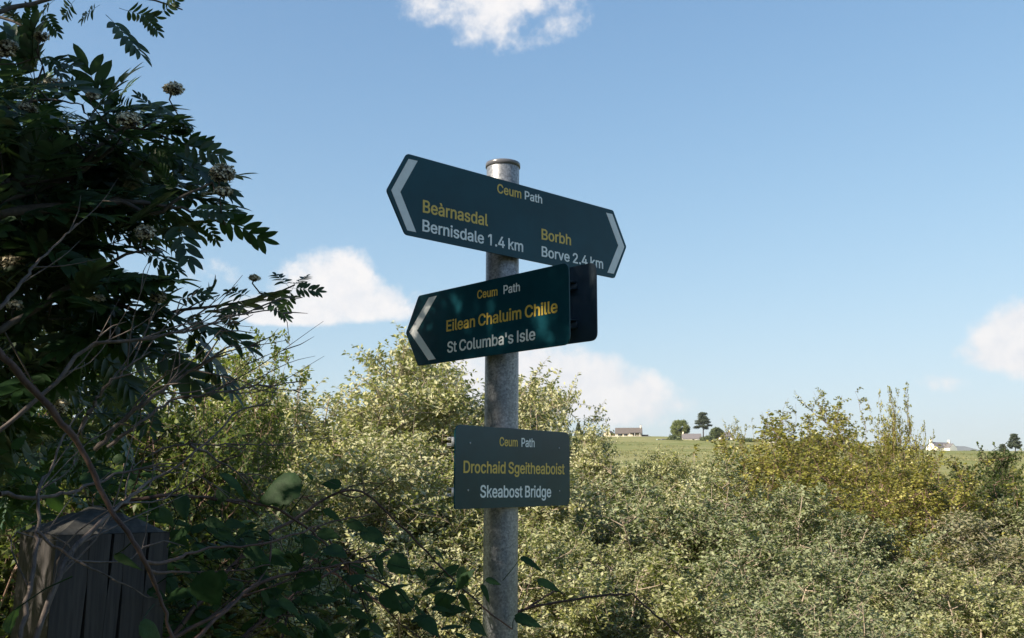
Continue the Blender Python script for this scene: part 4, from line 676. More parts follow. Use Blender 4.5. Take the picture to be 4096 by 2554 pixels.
def text(name, s, fr, p0, p1, cap, mat, parent, bold=0):
    """p0,p1 baseline ends; cap = photo height of the capitals at p0"""
    s0, t0 = onplane(fr, *p0); s1, t1 = onplane(fr, *p1); _, tc_ = onplane(fr, p0[0], p0[1]-cap)
    Vs, Fs, x, o = [], [], 0, 0
    for ch in s:
        a_, v_, f_ = GL[ch]
        if len(v_): Vs.append(v_+[x, 0]); Fs.append(f_+o); o += len(v_)
        x += a_
    co = np.concatenate(Vs); capu = GL['B'][1][:, 1].max(); x0, x1 = co[:, 0].min(), co[:, 0].max(); sx = math.hypot(s1-s0, t1-t0)/(x1-x0); sy = abs(tc_-t0)/capu; tl = (t1-t0)/(s1-s0)
    X = (co[:, 0]-x0)*sx; V = np.stack([s0+X, t0+co[:, 1]*sy+X*tl, np.full(len(X), .00055)], 1)
    return link(name, mesh(name, V, np.concatenate(Fs)), parent, mat)
def flat(name, pts, fr, mat, parent, z=.0005):
    V = [(*onplane(fr, *p), z) for p in pts]; V2 = [(a, b, z-.0003) for a, b, c in V]; n = len(V)
    me = bpy.data.meshes.new(name); 
    me.from_pydata(V+V2, [], ([(0, 1, 4, 5), (1, 2, 3, 4)] if n == 6 else [tuple(range(n))])+[(i, n+i, n+(i+1) % n, (i+1) % n) for i in range(n)]); me.update()
    return link(name, me, parent, mat)
def board(C4, extra, rads, off, lab, back=False):
    fr = plate_frame(C4, off); pts = [onplane(fr, *p) for p in extra]
    b = slab('sign_board', rounded(pts, rads), -.003, 0, BACKP if back else GREEN, post); b.matrix_parent_inverse = Matrix(); b.matrix_local = place(b, fr)
    tag(b, lab); return b, fr
def channel(fr, parent, s0, s1, t, hgt=.018, dep=.014, z0=-.0032):
    """aluminium sign rail: web and two lipped flanges"""
    th = .002; ps = [box(s0, s1, t-hgt/2, t+hgt/2, z0-th, z0)]
    for sgn in (-1, 1):
        a, b = sorted((t+sgn*hgt/2, t+sgn*(hgt/2-th))); ps.append(box(s0, s1, a, b, z0-dep, z0-th-.00005))
        a, b = sorted((t+sgn*(hgt/2-th-.00005), t+sgn*(hgt/2-.006))); ps.append(box(s0, s1, a, b, z0-dep, z0-dep+th))
    V, F, _ = join(ps); return link('rail', mesh('rail', V, F), parent, ALU)
def clamp(fr, parent, t, sgn=1, off=.058):
    """bent steel strap round the pole, bolted to the rail"""
    a = np.linspace(-math.pi*.98, -math.pi*.02, 20); ps = []; r = PR+.0022
    arc = np.stack([r*np.cos(a), np.zeros(20), r*np.sin(a)], 1); arc[:, 2] = sgn*arc[:, 2]-off*sgn if False else arc[:, 2]
    V = []
    for p in arc:
        d = np.array([p[0], 0, p[2]])/r
        for dy in (-.010, .010): V.append((p[0], t+dy, p[2]-off)); 
        for dy in (.010, -.010): V.append((p[0]+d[0]*.002, t+dy, p[2]+d[2]*.002-off))
    F = [(i*4+k, i*4+(k+1) % 4, (i+1)*4+(k+1) % 4, (i+1)*4+k) for i in range(19) for k in range(4)]
    ps = [(np.array(V), np.array(F))]
    for s in (-1, 1):
        a0, a1 = sorted((s*(r), s*(r+.016))); ps.append(box(a0, a1, t-.010, t+.010, -off-.001, -off+.001))
        a0, a1 = sorted((s*(r+.0), s*(r+.003))); ps.append(box(a0, a1, t-.0099, t+.0099, -off+.0012, -.0175))
    V, F, _ = join(ps); return link('clamp', mesh('clamp', V, F), parent, ALU)
OFF = .056
# top board: arrows both ways
C4 = [(1628.1, 614.5), (2453.5, 842.3), (2459.4, 1114.5), (1621, 939.5)]
A, fa = board(C4, [(1628.1, 614.5), (2453.5, 842.3), (2506.5, 988.6), (2459.4, 1114.5), (1621, 939.5), (1546.5, 762)], [.012, .008, .008, .012, .012, .010], OFF,
              'long top board with an arrow at each end')
flat('arrow', [(1634, 636.9), (1564.4, 761.9), (1628.7, 922.6), (1664.4, 929.8), (1600.7, 769), (1670.4, 644.6)], fa, ARR, A)
flat('arrow', [(2424.3, 851.8), (2472.5, 982.6), (2429, 1091.5), (2454.6, 1096.3), (2496.9, 988.6), (2448.7, 857.7)], fa, ARR, A)
def lines(fr, b, L_):
    for s, p0, p1, cap, m in L_: text('lettering', s, fr, p0, p1, cap, m, b)
lines(fa, A, [('Ceum', (1988.4, 770.9), (2084.5, 795), 36, YEL), ('Path', (2098.4, 797.5), (2168.1, 815.5), 33.5, WHT),
      ('Be\u00e0rnasdal', (1690.5, 849.2), (1951.2, 905.1), 49.5, YEL), ('Bernisdale 1.4 km', (1688.8, 924.6), (2092.3, 1009), 46.5, WHT),
      ('Borbh', (2165.5, 957.5), (2283.7, 982.2), 42.5, YEL), ('Borve 2.4 km', (2166, 1025.5), (2412.3, 1076.6), 40.5, WHT)])
# middle pair of boards, one on each side of the pole
C4 = [(1674, 1183.8), (2274.4, 1049.9), (2279, 1378.2), (1671.2, 1464.8)]
B, fb = board(C4, [(1674, 1183.8), (2274.4, 1049.9), (2279, 1378.2), (1671.2, 1464.8), (1622.5, 1333)], [.010, .018, .018, .008, .010], OFF, 'front middle board pointing left')
flat('arrow', [(1716.7, 1190.6), (1638.1, 1328.6), (1714.3, 1441.7), (1743.5, 1437.5), (1668.5, 1323.8), (1747.6, 1184)], fb, ARR, B)
lines(fb, B, [('Ceum', (1909.5, 1196.3), (1990.8, 1182.3), 33, YEL), ('Path', (2014.6, 1177), (2080.5, 1164.7), 34, WHT),
      ('Eilean Chaluim Chille', (1786.1, 1327), (2230.9, 1249.6), 44, YEL), ("St Columba's Isle", (1789.3, 1411.8), (2141.9, 1359.3), 43, WHT)])
h_, v_, n_, O_ = fb; fb2 = (h_, v_, n_, O_-n_*(2*OFF))
sB, tB = onplane(fb2, 2383.5, 1048.5); sC, tC = onplane(fb2, 2384.5, 1362); sD, tD = onplane(fb2, 1842, 1451)
B2 = slab('sign_board', rounded([(sD, tC), (sD-.03, (tB+tC)/2), (sD, tB), (sB, tB), (sB, tC)], [.006, .008, .01, .018, .018]), -.003, 0, BACKP, post); B2.matrix_local = place(B2, fb2)
tag(B2, 'rear middle board seen from its plain dark back')
for q in (.74, .24):
    t = tC+(tB-tC)*q; V, F, _ = join([box(-.19, sB-.055, t-.009, t-.007, .0005, .016), box(-.19, sB-.055, t+.007, t+.009, .0005, .016), box(-.19, sB-.055, t-.0069, t+.0069, .0005, .0022)])
    link('rail', mesh('rail', V, F), B2, BACKP)
# bottom board
C4 = [(1821.7, 1697.9), (2278.7, 1731.4), (2279.9, 2021.7), (1818.7, 2038.9)]
C, fc = board(C4, C4, [.020, .020, .018, .006], OFF, 'rectangular bottom board')
lines(fc, C, [('Ceum', (1997, 1783.9), (2069.9, 1786.9), 35, YEL), ('Path', (2084.8, 1787.5), (2137.8, 1789.3), 35, WHT),
      ('Drochaid Sgeitheaboist', (1852.7, 1891.7), (2257.4, 1897.6), 48.5, YEL), ('Skeabost Bridge', (1919.6, 1990.2), (2203.9, 1989.3), 49, WHT)])
for px, py in ((1880, 1773), (2235.8, 1793.7), (2237.6, 1965), (1872, 1962)):
    s, t = onplane(fc, px, py); V, F = lathe([(.0022, .0001), (.0021, .0008), (.0012, .0014), (.0002, .0016)], 12, s, t); link('rivet', mesh('rivet', V, F), C, ALU)
for fr, b, ys, xs in ((fa, A, (765, 950), (1690, 2430)), (fb, B, (1165, 1330), (1730, 2240)), (fc, C, (1767, 1970), None)):
    for yy in ys:
        if xs: s0 = onplane(fr, xs[0], 1000)[0]; s1 = onplane(fr, xs[1], 1000)[0]; t = (onplane(fr, 2008, yy)[1])
        else: s0 = onplane(fr, 1820, yy)[0]-.0045; s1 = onplane(fr, 2272, yy)[0]; t = onplane(fr, 1820, yy)[1]
        r_ = channel(fr, b, s0, s1, t); clamp(fr, b, t, off=OFF)
print('sign ok')

# ------------------------------------------------------------------ wooden post at lower left
WOOD = Mat('weathered_timber')
w1 = WOOD.noise(30, 7, .65, mscale=(1, 1, .06)); w2 = WOOD.noise(5, 5, .6); w3 = WOOD.noise(220, 3, .6, mscale=(1, 1, .05))
c = WOOD.ramp(w1, [(.28, (.014, .013, .016)), (.5, (.036, .034, .039)), (.75, (.07, .064, .066))])
c = WOOD.mix(.35, c, WOOD.ramp(w3, [(.35, (.02, .019, .022)), (.6, (.085, .078, .077))]))
c = WOOD.mix(WOOD.ramp(w2, [(.5, (0, 0, 0)), (.7, (.6, .6, .6))]), c, (.075, .07, .055))
WOOD.link(c, WOOD.b.inputs['Base Color']); WOOD.b.inputs['Roughness'].default_value = .9; WOOD.bump(w1, .6, .004)
CAPW = barkmat('mossy_end_grain', (.018, .018, .018), (.06, .06, .055), 70)
wy = 1.50; nc_ = P(228, 2143, wy); rz = R(42); wd = .172
wp = empty('wooden_post', (nc_.x, nc_.y, 0), rz, label='thick weathered square wooden post with pyramid top behind bramble canes', cat='post')
hh = nc_.z
def wpost():
    # local x along the front face, local y into the wood; cracks are real grooves in the front face
    xs = sorted(set(np.round(np.concatenate([np.linspace(0, wd, 25)]), 4)))
    cr = [(.052, .0020, .42), (.080, .0012, .7), (.101, .0026, 1.6), (.139, .0010, .3)]
    cols = [0.0]; dep = [0.0]
    for cx_, w_, _ in cr: cols += [cx_-w_/2, cx_, cx_+w_/2]; dep += [0, .022, 0]
    cols.append(wd); dep.append(0.0); order = np.argsort(cols); cols = np.array(cols)[order]; dep = np.array(dep)[order]
    zs = np.linspace(-.2, hh, 36); V = []; F = []; nc = len(cols)
    lean = lambda z: (z-hh)*.02
    for iz, z in enumerate(zs):
        for ix in range(nc):
            d = dep[ix]
            if d > 0: j = (ix-2)//3; fade = np.clip(1-(hh-z)/cr[min(j, 3)][2], 0, 1); d *= min(1, fade*3)
            wob = .0030*math.sin(z*7.3+ix)*math.cos(z*23)+.0020*math.sin(z*9+cr[min(max((ix-1)//3, 0), 3)][0]*80)
            V.append((cols[ix]+wob*(0 < ix < nc-1)+lean(z), d+.0012*math.sin(z*13+ix), z))
    for iz in range(len(zs)-1):
        for ix in range(nc-1): a = iz*nc+ix; F.append((a, a+1, a+nc+1, a+nc))
    b = len(V)
    for z in (-.2, hh):
        for X, Y_ in ((0, wd), (wd, wd)): V.append((X+lean(z), Y_, z))
    bl, br_, tl, tr = b, b+1, b+2, b+3
    F += [(nc-1, br_, tr, len(zs)*nc-1), (bl, 0, (len(zs)-1)*nc, tl), (br_, bl, tl, tr)]
    me = bpy.data.meshes.new('post_shaft'); me.from_pydata(V, [], F); me.update(); return me
link('shaft', wpost(), wp, WOOD.m)
g = 9; V = []; F = []
for i in range(g+1):
    for j in range(g+1):
        u, v = i/g, j/g; hgt = .042*(1-max(abs(2*u-1), abs(2*v-1)))**.93
        V.append((u*wd*1.0, v*wd*1.0, hh+.0006+hgt+(.0016*math.sin(i*7.3+j*3.1) if 0 < i < g and 0 < j < g else 0)))
for i in range(g):
    for j in range(g): a = i*(g+1)+j; F.append((a, a+g+1, a+g+2, a+1))
me = bpy.data.meshes.new('post_cap'); me.from_pydata(V, [], F); me.update(); link('cap', me, wp, CAPW)
mv = rng.uniform([-.01, -.012, .2], [wd*.55, .0, 1.02], (1500, 3)); mv[:, 1] = -.004+rng.uniform(-.004, .003, 1500)
mv2 = rng.uniform([-.01, 0, .2], [0, wd, 1.25], (900, 3)); mv = np.concatenate([mv, mv2])
V, F, at = leaves_on(rng, mv, rng.normal(0, .004, mv.shape), 1, .009, .005)
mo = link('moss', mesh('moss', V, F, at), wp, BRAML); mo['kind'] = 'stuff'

# ------------------------------------------------------------------ rowan tree
def leaflet(L_, W_, seg=6, curl=.12, serr=0):
    t = np.linspace(0, 1, seg+1); w = W_*.5*np.clip(np.sin(np.pi*np.clip(t, 0, 1)**.92), 0, 1)**.62; w[0] = W_*.04; w[-1] = 0
    V = []; 
    for i, tt in enumerate(t):
        z = -curl*L_*tt*tt; V += [(-w[i], tt*L_, z+.28*w[i]), (0, tt*L_, z), (w[i], tt*L_, z+.28*w[i])]
    F = []
    for i in range(seg): a = i*3; F += [(a, a+1, a+4, a+3), (a+1, a+2, a+5, a+4)]
    return np.array(V), np.array(F)
def rot(V, d, n):
    """map local y->d, z->n"""
    d = nrm(np.asarray(d, float)); x = nrm(np.cross(d, n)); z = np.cross(x, d); return V@np.stack([x, d, z])
def rowan_leaf(rg, Ln=.15, pairs=6, seg=6, droop=.10, close=0.0):
    parts = []; K = 7; t = np.linspace(0, 1, K); side = rg.normal(0, .04)
    rach = np.stack([side*Ln*t*t, Ln*.86*t, -droop*Ln*t*t], 1)
    V, F = tubes(rach[None], (.0009*(1-.6*t))[None], 3); parts.append((V, F, np.full(len(V), .75)))
    def at(u): return np.array([np.interp(u, t, rach[:, i]) for i in range(3)])
    for k in range(pairs):
        u = .26+.66*k/(pairs-1)+rg.normal(0, .008); l = (.048-.012*abs(k-pairs*.45)/pairs)*Ln/.15*rg.uniform(.9, 1.08)
        for s in (-1, 1):
            V, F = leaflet(l, l*.35, seg, rg.uniform(.05, .25)); ang = R(62-k*4.5)*(1-close)+rg.normal(0, .07)
            d = (s*math.sin(ang), math.cos(ang), rg.normal(-.10, .10)+.25*close); n = nrm(np.array([s*-.25*(1+close)+rg.normal(0, .15), rg.normal(0, .15), 1]))
            parts.append((rot(V, d, n)+at(u), F, np.full(len(V), np.clip(rg.normal(.45, .2), 0, 1))))
    V, F = leaflet(.042*Ln/.15, .013*Ln/.15, seg, .1); parts.append((rot(V, (rg.normal(0, .1), 1, -.1), (0, 0, 1.))+rach[-1], F, np.full(len(V), .5)))
    V, F, a = join(parts); return V, F, a
RL = []
for i in range(6):
    V, F, a = rowan_leaf(np.random.default_rng(100+i), .15, [6, 7, 6, 5, 7, 6][i], close=[0, 0, .15, .3, 0, .5][i])
    me = mesh('rowan_leaf_blade', V, F, a); me.materials.append(ROWANL); RL.append(me)
rowan = empty('rowan_tree', (-2.3, 1.5, 0), 0, label='dark shaded rowan tree with feathery leaves and cream flower heads reaching in from the left', cat='tree')
RO0 = Vector(rowan.location)
def orient(base, tip, nh, length, ref=.15):
    d = (tip-base).normalized(); x = d.cross(nh)
    if x.length < 1e-3: x = d.cross(Vector((1, 0, .3)))
    x.normalize(); z = x.cross(d); s = length/(ref*.95)
    M_ = Matrix((x, d, z)).transposed().to_4x4() @ Matrix.Scale(s, 4); M_.translation = base-RO0; return M_
nleaf = 0
def rleaf(base, tip, nh, length=None, v=None):
    global nleaf
    o = bpy.data.objects.new('leaf', RL[v if v is not None else int(rng.integers(0, 6))]); COL.objects.link(o); o.parent = rowan
    o.matrix_local = orient(base, tip, nh, length or (tip-base).length); nleaf += 1; return o
# branches: photo positions with ground distance
BR = [([(-260, 120, 1.9), (60, 30, 2.0), (330, -25, 2.05), (560, -10, 2.1), (730, 40, 2.12)], .007),
      ([(-260, 20, 2.1), (0, 68, 2.1), (120, 125, 2.1), (145, 190, 2.1), (172, 265, 2.1)], .006),
      ([(-260, 900, 2.0), (60, 790, 2.1), (300, 700, 2.15), (430, 610, 2.15), (540, 535, 2.2), (640, 465, 2.2)], .010),
      ([(-260, 1000, 2.0), (80, 860, 2.1), (330, 800, 2.1), (480, 805, 2.1), (620, 860, 2.1), (720, 790, 2.1), (850, 730, 2.12)], .011),
      ([(480, 805, 2.1), (640, 820, 2.12), (790, 850, 2.13), (900, 900, 2.13)], .006),
      ([(300, 700, 2.15), (440, 545, 2.16), (540, 512, 2.18), (690, 560, 2.2), (820, 605, 2.2)], .006),
      ([(-260, 1450, 1.9), (60, 1290, 2.0), (250, 1160, 2.05), (390, 1080, 2.1), (500, 1020, 2.1), (620, 1000, 2.12)], .010),
      ([(-260, 1420, 2.2), (80, 1270, 2.2), (260, 1225, 2.2), (470, 1214, 2.2), (600, 1270, 2.2), (760, 1235, 2.2), (930, 1215, 2.2), (1070, 1185, 2.2), (1180, 1140, 2.2)], .008),
      ([(-260, 1650, 2.3), (200, 1400, 2.3), (420, 1300, 2.3), (640, 1290, 2.3), (800, 1210, 2.3), (880, 1180, 2.3)], .006),
      ([(-260, 520, 2.3), (0, 440, 2.3), (200, 400, 2.3), (330, 420, 2.3)], .007),
      ([(-260, 700, 2.4), (40, 560, 2.4), (220, 520, 2.4), (420, 470, 2.4)], .007),
      ([(-260, 1250, 2.5), (100, 1050, 2.5), (320, 960, 2.5), (520, 930, 2.5)], .007),
      ([(-260, 1800, 2.3), (150, 1560, 2.4), (380, 1430, 2.4), (560, 1400, 2.4), (760, 1420, 2.4)], .006)]
bl = []
for pts, r0 in BR:
    q = smoothline([P(*p) for p in pts], 5, .0015); q = resample(q, 26); bl.append(q)
    V, F = tubes((q-np.array(RO0))[None], (r0*(1-.78*np.linspace(0, 1, 26)))[None], 6); link('branch', mesh('branch', V, F, smooth=True), rowan, ROWANB)
BP = np.concatenate(bl)
# trunk and limbs outside the picture to the left
tk = smoothline([(-2.35, 1.3, -.2), (-2.3, 1.32, .7), (-2.38, 1.4, 1.5), (-2.3, 1.5, 2.3), (-2.4, 1.5, 3.2)], 6); tk = resample(tk, 20)
parts = [tubes((tk-np.array(RO0))[None], (.07*(1-.75*np.linspace(0, 1, 20)))[None], 10)]
for q in bl:
    e = q[0]; s = tk[np.argmin(np.abs(tk[:, 2]-(e[2]-.25)))]; mid = (e+s)/2+np.array([0, 0, -.05]); l_ = resample(smoothline([s, mid, e], 6), 10)
    parts.append(tubes((l_-np.array(RO0))[None], np.linspace(.022, .011, 10)[None], 6))
V, F, _ = join(parts); link('trunk', mesh('trunk', V, F, smooth=True), rowan, ROWANB)
HL = [(423, 60, 582, 205), (476, 33, 640, 90), (172, 40, 225, 132), (155, 205, 265, 298), (178, 240, 294, 245), (540, 450, 440, 387), (640, 470, 575, 390), (615, 480, 741, 516),
      (655, 440, 754, 473), (635, 522, 830, 585), (700, 560, 905, 632), (582, 562, 688, 642), (714, 774, 645, 690), (730, 770, 715, 690), (827, 787, 780, 704), (827, 840, 1065, 966), (701, 866, 770, 1035),
      (740, 840, 930, 830), (568, 1007, 724, 1077), (397, 1088, 579, 1157), (697, 1200, 840, 1170), (804, 1222, 868, 1157), (1003, 1190, 906, 1147), (1062, 1195, 1126, 1243),
      (1153, 1152, 1258, 1158), (1158, 1152, 1105, 1082), (1000, 1205, 920, 1240), (1050, 1190, 1090, 1160), (1165, 1150, 1205, 1115), (600, 500, 580, 440), (560, 40, 600, 90), (400, 20, 330, 60),
      (150, 190, 100, 110), (130, 125, 60, 60), (120, 120, 130, 30), (60, 90, 20, 20), (300, 0, 240, 70), (220, 0, 160, 45), (640, 870, 560, 960), (800, 860, 850, 950), (760, 1235, 800, 1330),
      (880, 1225, 935, 1300), (1175, 1145, 1140, 1220), (700, 1255, 640, 1330), (330, 420, 400, 340), (250, 400, 300, 330), (120, 400, 60, 320), (420, 470, 520, 430), (170, 265, 110, 250), (640, 60, 690, 10)]
for bx_, by_, tx, ty in HL:
    Y0 = 2.12+rng.normal(0, .03); b = P(bx_, by_, Y0); t = P(tx, ty, Y0+rng.normal(0, .035))
    nh = (EYE-b).normalized()*1.0+Vector(rng.normal(0, .45, 3))+Vector((0, 0, .35))
    rleaf(b, t, nh, max((t-b).length, .07), v=int(rng.integers(0, 3)))
def inpoly(x, y, poly):
    c_ = False; j = len(poly)-1
    for i in range(len(poly)):
        (a, b), (c2, d) = poly[i], poly[j]
        if (b > y) != (d > y) and x < (c2-a)*(y-b)/(d-b)+a: c_ = not c_
        j = i
    return c_
MASS = [(-120, 330), (70, 300), (210, 330), (330, 420), (430, 470), (520, 520), (640, 560), (700, 640), (600, 660), (680, 760), (790, 830), (700, 850), (620, 900), (540, 930), (560, 1000), (480, 1080), (420, 1180), (520, 1260), (700, 1240), (800, 1300), (640, 1350), (420, 1400), (250, 1500), (-120, 1650)]
CORE = [(-150, 430), (60, 380), (220, 430), (430, 560), (560, 640), (600, 760), (560, 880), (400, 900), (300, 980), (150, 1150), (-150, 1300)]
clus = []
while len(clus) < 46:
    x, y = rng.uniform(-100, 820), rng.uniform(300, 1640)
    if inpoly(x, y, MASS) and all((x-a)**2+(y-b)**2 > 72**2 for a, b, _ in clus): clus.append((x, y, rng.uniform(1.95, 2.45)))
    if rng.uniform() < .0005: break
tw = []
for x, y, Y0 in clus:
    c0 = P(x, y, Y0); near = BP[np.argmin(np.linalg.norm(BP-np.array(c0), axis=1))]; tw.append((near, c0))
    ax = (c0-Vector(near)); ax = ax.normalized() if ax.length > .01 else Vector((1, 0, .2))
    for k in range(5):
        a = k*2.4+rng.uniform(0, 6); d = (ax*.5+Vector((math.cos(a), math.sin(a)*.7, math.sin(a*1.3)*.6+.05))+Vector((.35, -.1, -.12))).normalized(); l_ = rng.uniform(.16, .23)
        rleaf(c0, c0+d*l_, Vector((rng.normal(0, .35), rng.normal(-.35, .3), 1)), l_)
tp = np.array([[np.array(a), (np.array(a)+np.array(b))/2+rng.normal(0, .01, 3)+np.array([0, 0, -.01]), np.array(b)] for a, b in tw])-np.array(RO0)
V, F = tubes(tp, np.tile([.0030, .0022, .0014], (len(tp), 1)), 5); link('twigs', mesh('twigs', V, F), rowan, ROWANB)['kind'] = 'stuff'
# inner and off-picture crown: same leaves, uncountable
LV, LF, LA = rowan_leaf(np.random.default_rng(7), .15, 6, 2, .12); LFq = [f for f in LF]
LT = np.concatenate([np.concatenate([f[:, [0, 1, 2]], f[:, [0, 2, 3]]]) if f.shape[1] == 4 else f for f in LFq])
def manyleaves(base, d, nh, s, name, LV=LV, LT=LT, LA=LA):
    n = len(base); d = nrm(d); x = nrm(np.cross(d, nh)); z = np.cross(x, d); Rm = np.stack([x, d, z], 1)
    V = np.einsum('vk,nkj->nvj', LV, Rm)*s[:, None, None]+base[:, None]; F = LT[None]+(np.arange(n)*len(LV))[:, None, None]
    a = np.clip(LA[None]+rng.normal(0, .15, (n, 1)), 0, 1)
    o = link(name, mesh(name, (V-np.array(RO0)).reshape(-1, 3), F.reshape(-1, 3), a.reshape(-1)), rowan, ROWANL); o['kind'] = 'stuff'; return o
pts = []
while len(pts) < 330:
    x, y = rng.uniform(-150, 700), rng.uniform(330, 1640)
    core = inpoly(x, y, CORE)
    if core or (inpoly(x, y, MASS) and rng.uniform() < .09): pts.append(P(x, y, rng.uniform(2.1, 3.1)))
LOWR = [(-100, 1300), (420, 1350), (560, 1500), (430, 1750), (300, 1950), (-100, 2000)]; k_ = 0
while k_ < 200:
    x, y = rng.uniform(-100, 560), rng.uniform(1300, 2000)
    if inpoly(x, y, LOWR): pts.append(P(x, y, rng.uniform(2.3, 3.4))); k_ += 1
def shades_head(p):
    t = (p[:, 0]-PX_)/SD.x; return (np.abs(p[:, 1]-SD.y*t-PY_) < .26) & (p[:, 2]-SD.z*t > 2.10)
n_in = len(pts); pts = np.array([tuple(p) for p in pts]); pts = pts[~shades_head(pts)]; n_in = len(pts)  # crown gap cut so sun reaches the pole head
# the wider crown, an unseen ellipsoid shell shaped to shade signs and post
n_o = 9500; CC = np.array([-2.0, .45, 2.42]); RR3 = np.array([1.75, 2.1, 1.38]); q = nrm(rng.normal(0, 1, (n_o*2, 3)))*rng.uniform(.25, 1, (n_o*2, 1))**.5*RR3+CC
lim = -.60*np.maximum(q[:, 1], .2)-.20; q = q[(q[:, 0] < lim) & (np.linalg.norm(q-np.array([0, 0, 1.6]), axis=1) > .75)]; q = q[~shades_head(q)][:n_o]
allp = np.concatenate([pts, q]); dd = np.concatenate([rng.normal(0, .6, (n_in, 3))+np.array([.6, -.2, -.1]), rng.normal(0, .7, (len(q), 3))+nrm(q-CC)*.6])
nh = np.concatenate([rng.normal(0, .45, (len(allp), 2)), np.ones((len(allp), 1))], 1)
manyleaves(allp[:n_in], dd[:n_in], nh[:n_in], rng.uniform(.8, 1.25, n_in), 'foliage')
# lighter version of the same leaf for the crown beyond the picture
sv, sf = [], []
for k in range(13):
    u = .3+.6*(k//2)/6; s_ = -1 if k % 2 else 1; dx, dy = (s_*.84, .54) if k < 12 else (0, 1); b_ = np.array([0, u*.13, -.012*u]); L2, W2 = .046, .0145
    d_ = np.array([dx, dy, 0]); w_ = np.array([-dy, dx, 0]); sv += [b_, b_+d_*L2*.5+w_*W2/2, b_+d_*L2+[0, 0, -.004], b_+d_*L2*.5-w_*W2/2]; sf += [(4*k, 4*k+1, 4*k+2), (4*k, 4*k+2, 4*k+3)]
manyleaves(allp[n_in:], dd[n_in:], nh[n_in:], rng.uniform(.9, 1.3, len(allp)-n_in), 'foliage', np.array(sv), np.array(sf), np.full(len(sv), .5))
def corymb(cx_, cy_, rx, ry, Y0=2.1, nb=9, dens=1.0):
    c0 = P(cx_, cy_, Y0); rw = rx*Y0/FPX; rh = ry*Y0/FPX; n = int(330*dens*max(.35, (rx*ry)/2200)); rg = rng
    root = np.array(c0)+np.array([-rw*.35, 0, -rh*1.3]); u = rg.uniform(-1, 1, (n*2, 3)); u = u[(u**2).sum(1) < 1][:n]; n = len(u)
    p = np.array(c0)+u*np.array([rw, rw*.8, rh*.75])+np.array([0, 0, rh*.15])
    a = np.arange(n) % nb; hub = root+(np.array([np.mean(p[a == k], axis=0) for k in range(nb)])-root)*.6; hb = hub[a]
    st = np.stack([hb, (hb+p)/2+np.array([0, 0, -.002]), p], 1); V1 = tubes(st, np.full((n, 3), .0005), 3)
    mn = np.stack([np.repeat(root[None], nb, 0), (root+hub)/2, hub], 1); V2 = tubes(mn, np.tile([.0014, .0011, .0008], (nb, 1)), 4)
    nbp = BP[np.argmin(np.linalg.norm(BP-root, axis=1))]; V3 = tubes(np.stack([nbp, (nbp+root)/2+np.array([0, 0, -.008]), root])[None], np.array([[.0022, .0018, .0015]]), 5)
    V, F, _ = join([V1, V2, V3]); o = link('flower_cluster', mesh('corymb_stalks', V-np.array(RO0), F), rowan, ROWANB)
    # florets: little five lobed cups
    k5 = np.arange(5)/5*2*math.pi; pet = np.concatenate([[[0, 0, 0]], np.stack([np.cos(k5), np.sin(k5), .35+0*k5], 1), np.stack([np.cos(k5+.63)*.55, np.sin(k5+.63)*.55, .1+0*k5], 1)])*.0042
    fl = []
    for i in range(5): fl += [(0, 6+i, 1+i), (0, 1+i, 6+(i-1) % 5)]
    fl = np.array(fl); dn = nrm(rg.normal(0, .55, (n, 3))+nrm(p-hb)+np.array([0, 0, .5])); x = nrm(np.cross(dn, rg.normal(0, 1, (n, 3)))); y = np.cross(dn, x); Rm = np.stack([x, y, dn], 1)
    V = np.einsum('vk,nkj->nvj', pet, Rm)*rg.uniform(.7, 1.25, (n, 1, 1))+p[:, None]; F = fl[None]+(np.arange(n)*11)[:, None, None]
    f = link('floret', mesh('floret', (V-np.array(RO0)).reshape(-1, 3), F.reshape(-1, 3)), o, FLOWER); f['kind'] = 'stuff'
for fc_ in [(695, 360, 46, 34), (890, 700, 58, 52), (893, 770, 38, 24), (165, 150, 34, 26), (515, 485, 55, 38), (220, 338, 56, 22), (372, 385, 28, 24), (580, 935, 44, 40),
            (20, 200, 60, 50), (633, 1195, 34, 34), (1018, 1115, 22, 16), (54, 1060, 66, 44), (60, 1225, 34, 28), (247, 1630, 26, 38), (350, 1075, 28, 34), (375, 1200, 52, 24), (110, 440, 40, 30)]:
    corymb(*fc_, Y0=2.06+rng.uniform(-.03, .06))
print('rowan ok', nleaf)

# ------------------------------------------------------------------ dead branches, brambles
def cane(name, pts, r0, mat, parent, O, taper=.7, K=30, thorns=0, wob=.0012):
    q = resample(smoothline([P(*p) for p in pts], 6, wob), K); rr = .8*r0*(1-taper*np.linspace(0, 1, K))*rng.uniform(.9, 1.12, K)
    ps = [tubes((q-np.array(O))[None], rr[None], 6)]
    if thorns:
        j = rng.integers(1, K-1, thorns); T = q[np.minimum(j+1, K-1)]-q[j]; pr = nrm(np.cross(nrm(T), rng.normal(0, 1, (thorns, 3)))); b = q[j]+T*rng.uniform(0, 1, (thorns, 1))
        l_ = rng.uniform(.003, .006, (thorns, 1)); tt = np.stack([b, b+pr*(l_+rr[j][:, None])], 1)-np.array(O); ps.append(tubes(tt, np.stack([rr[j]*.3, rr[j]*.02], 1), 4))
    V, F, _ = join(ps); return link(name, mesh(name, V, F, smooth=False), parent, mat), q
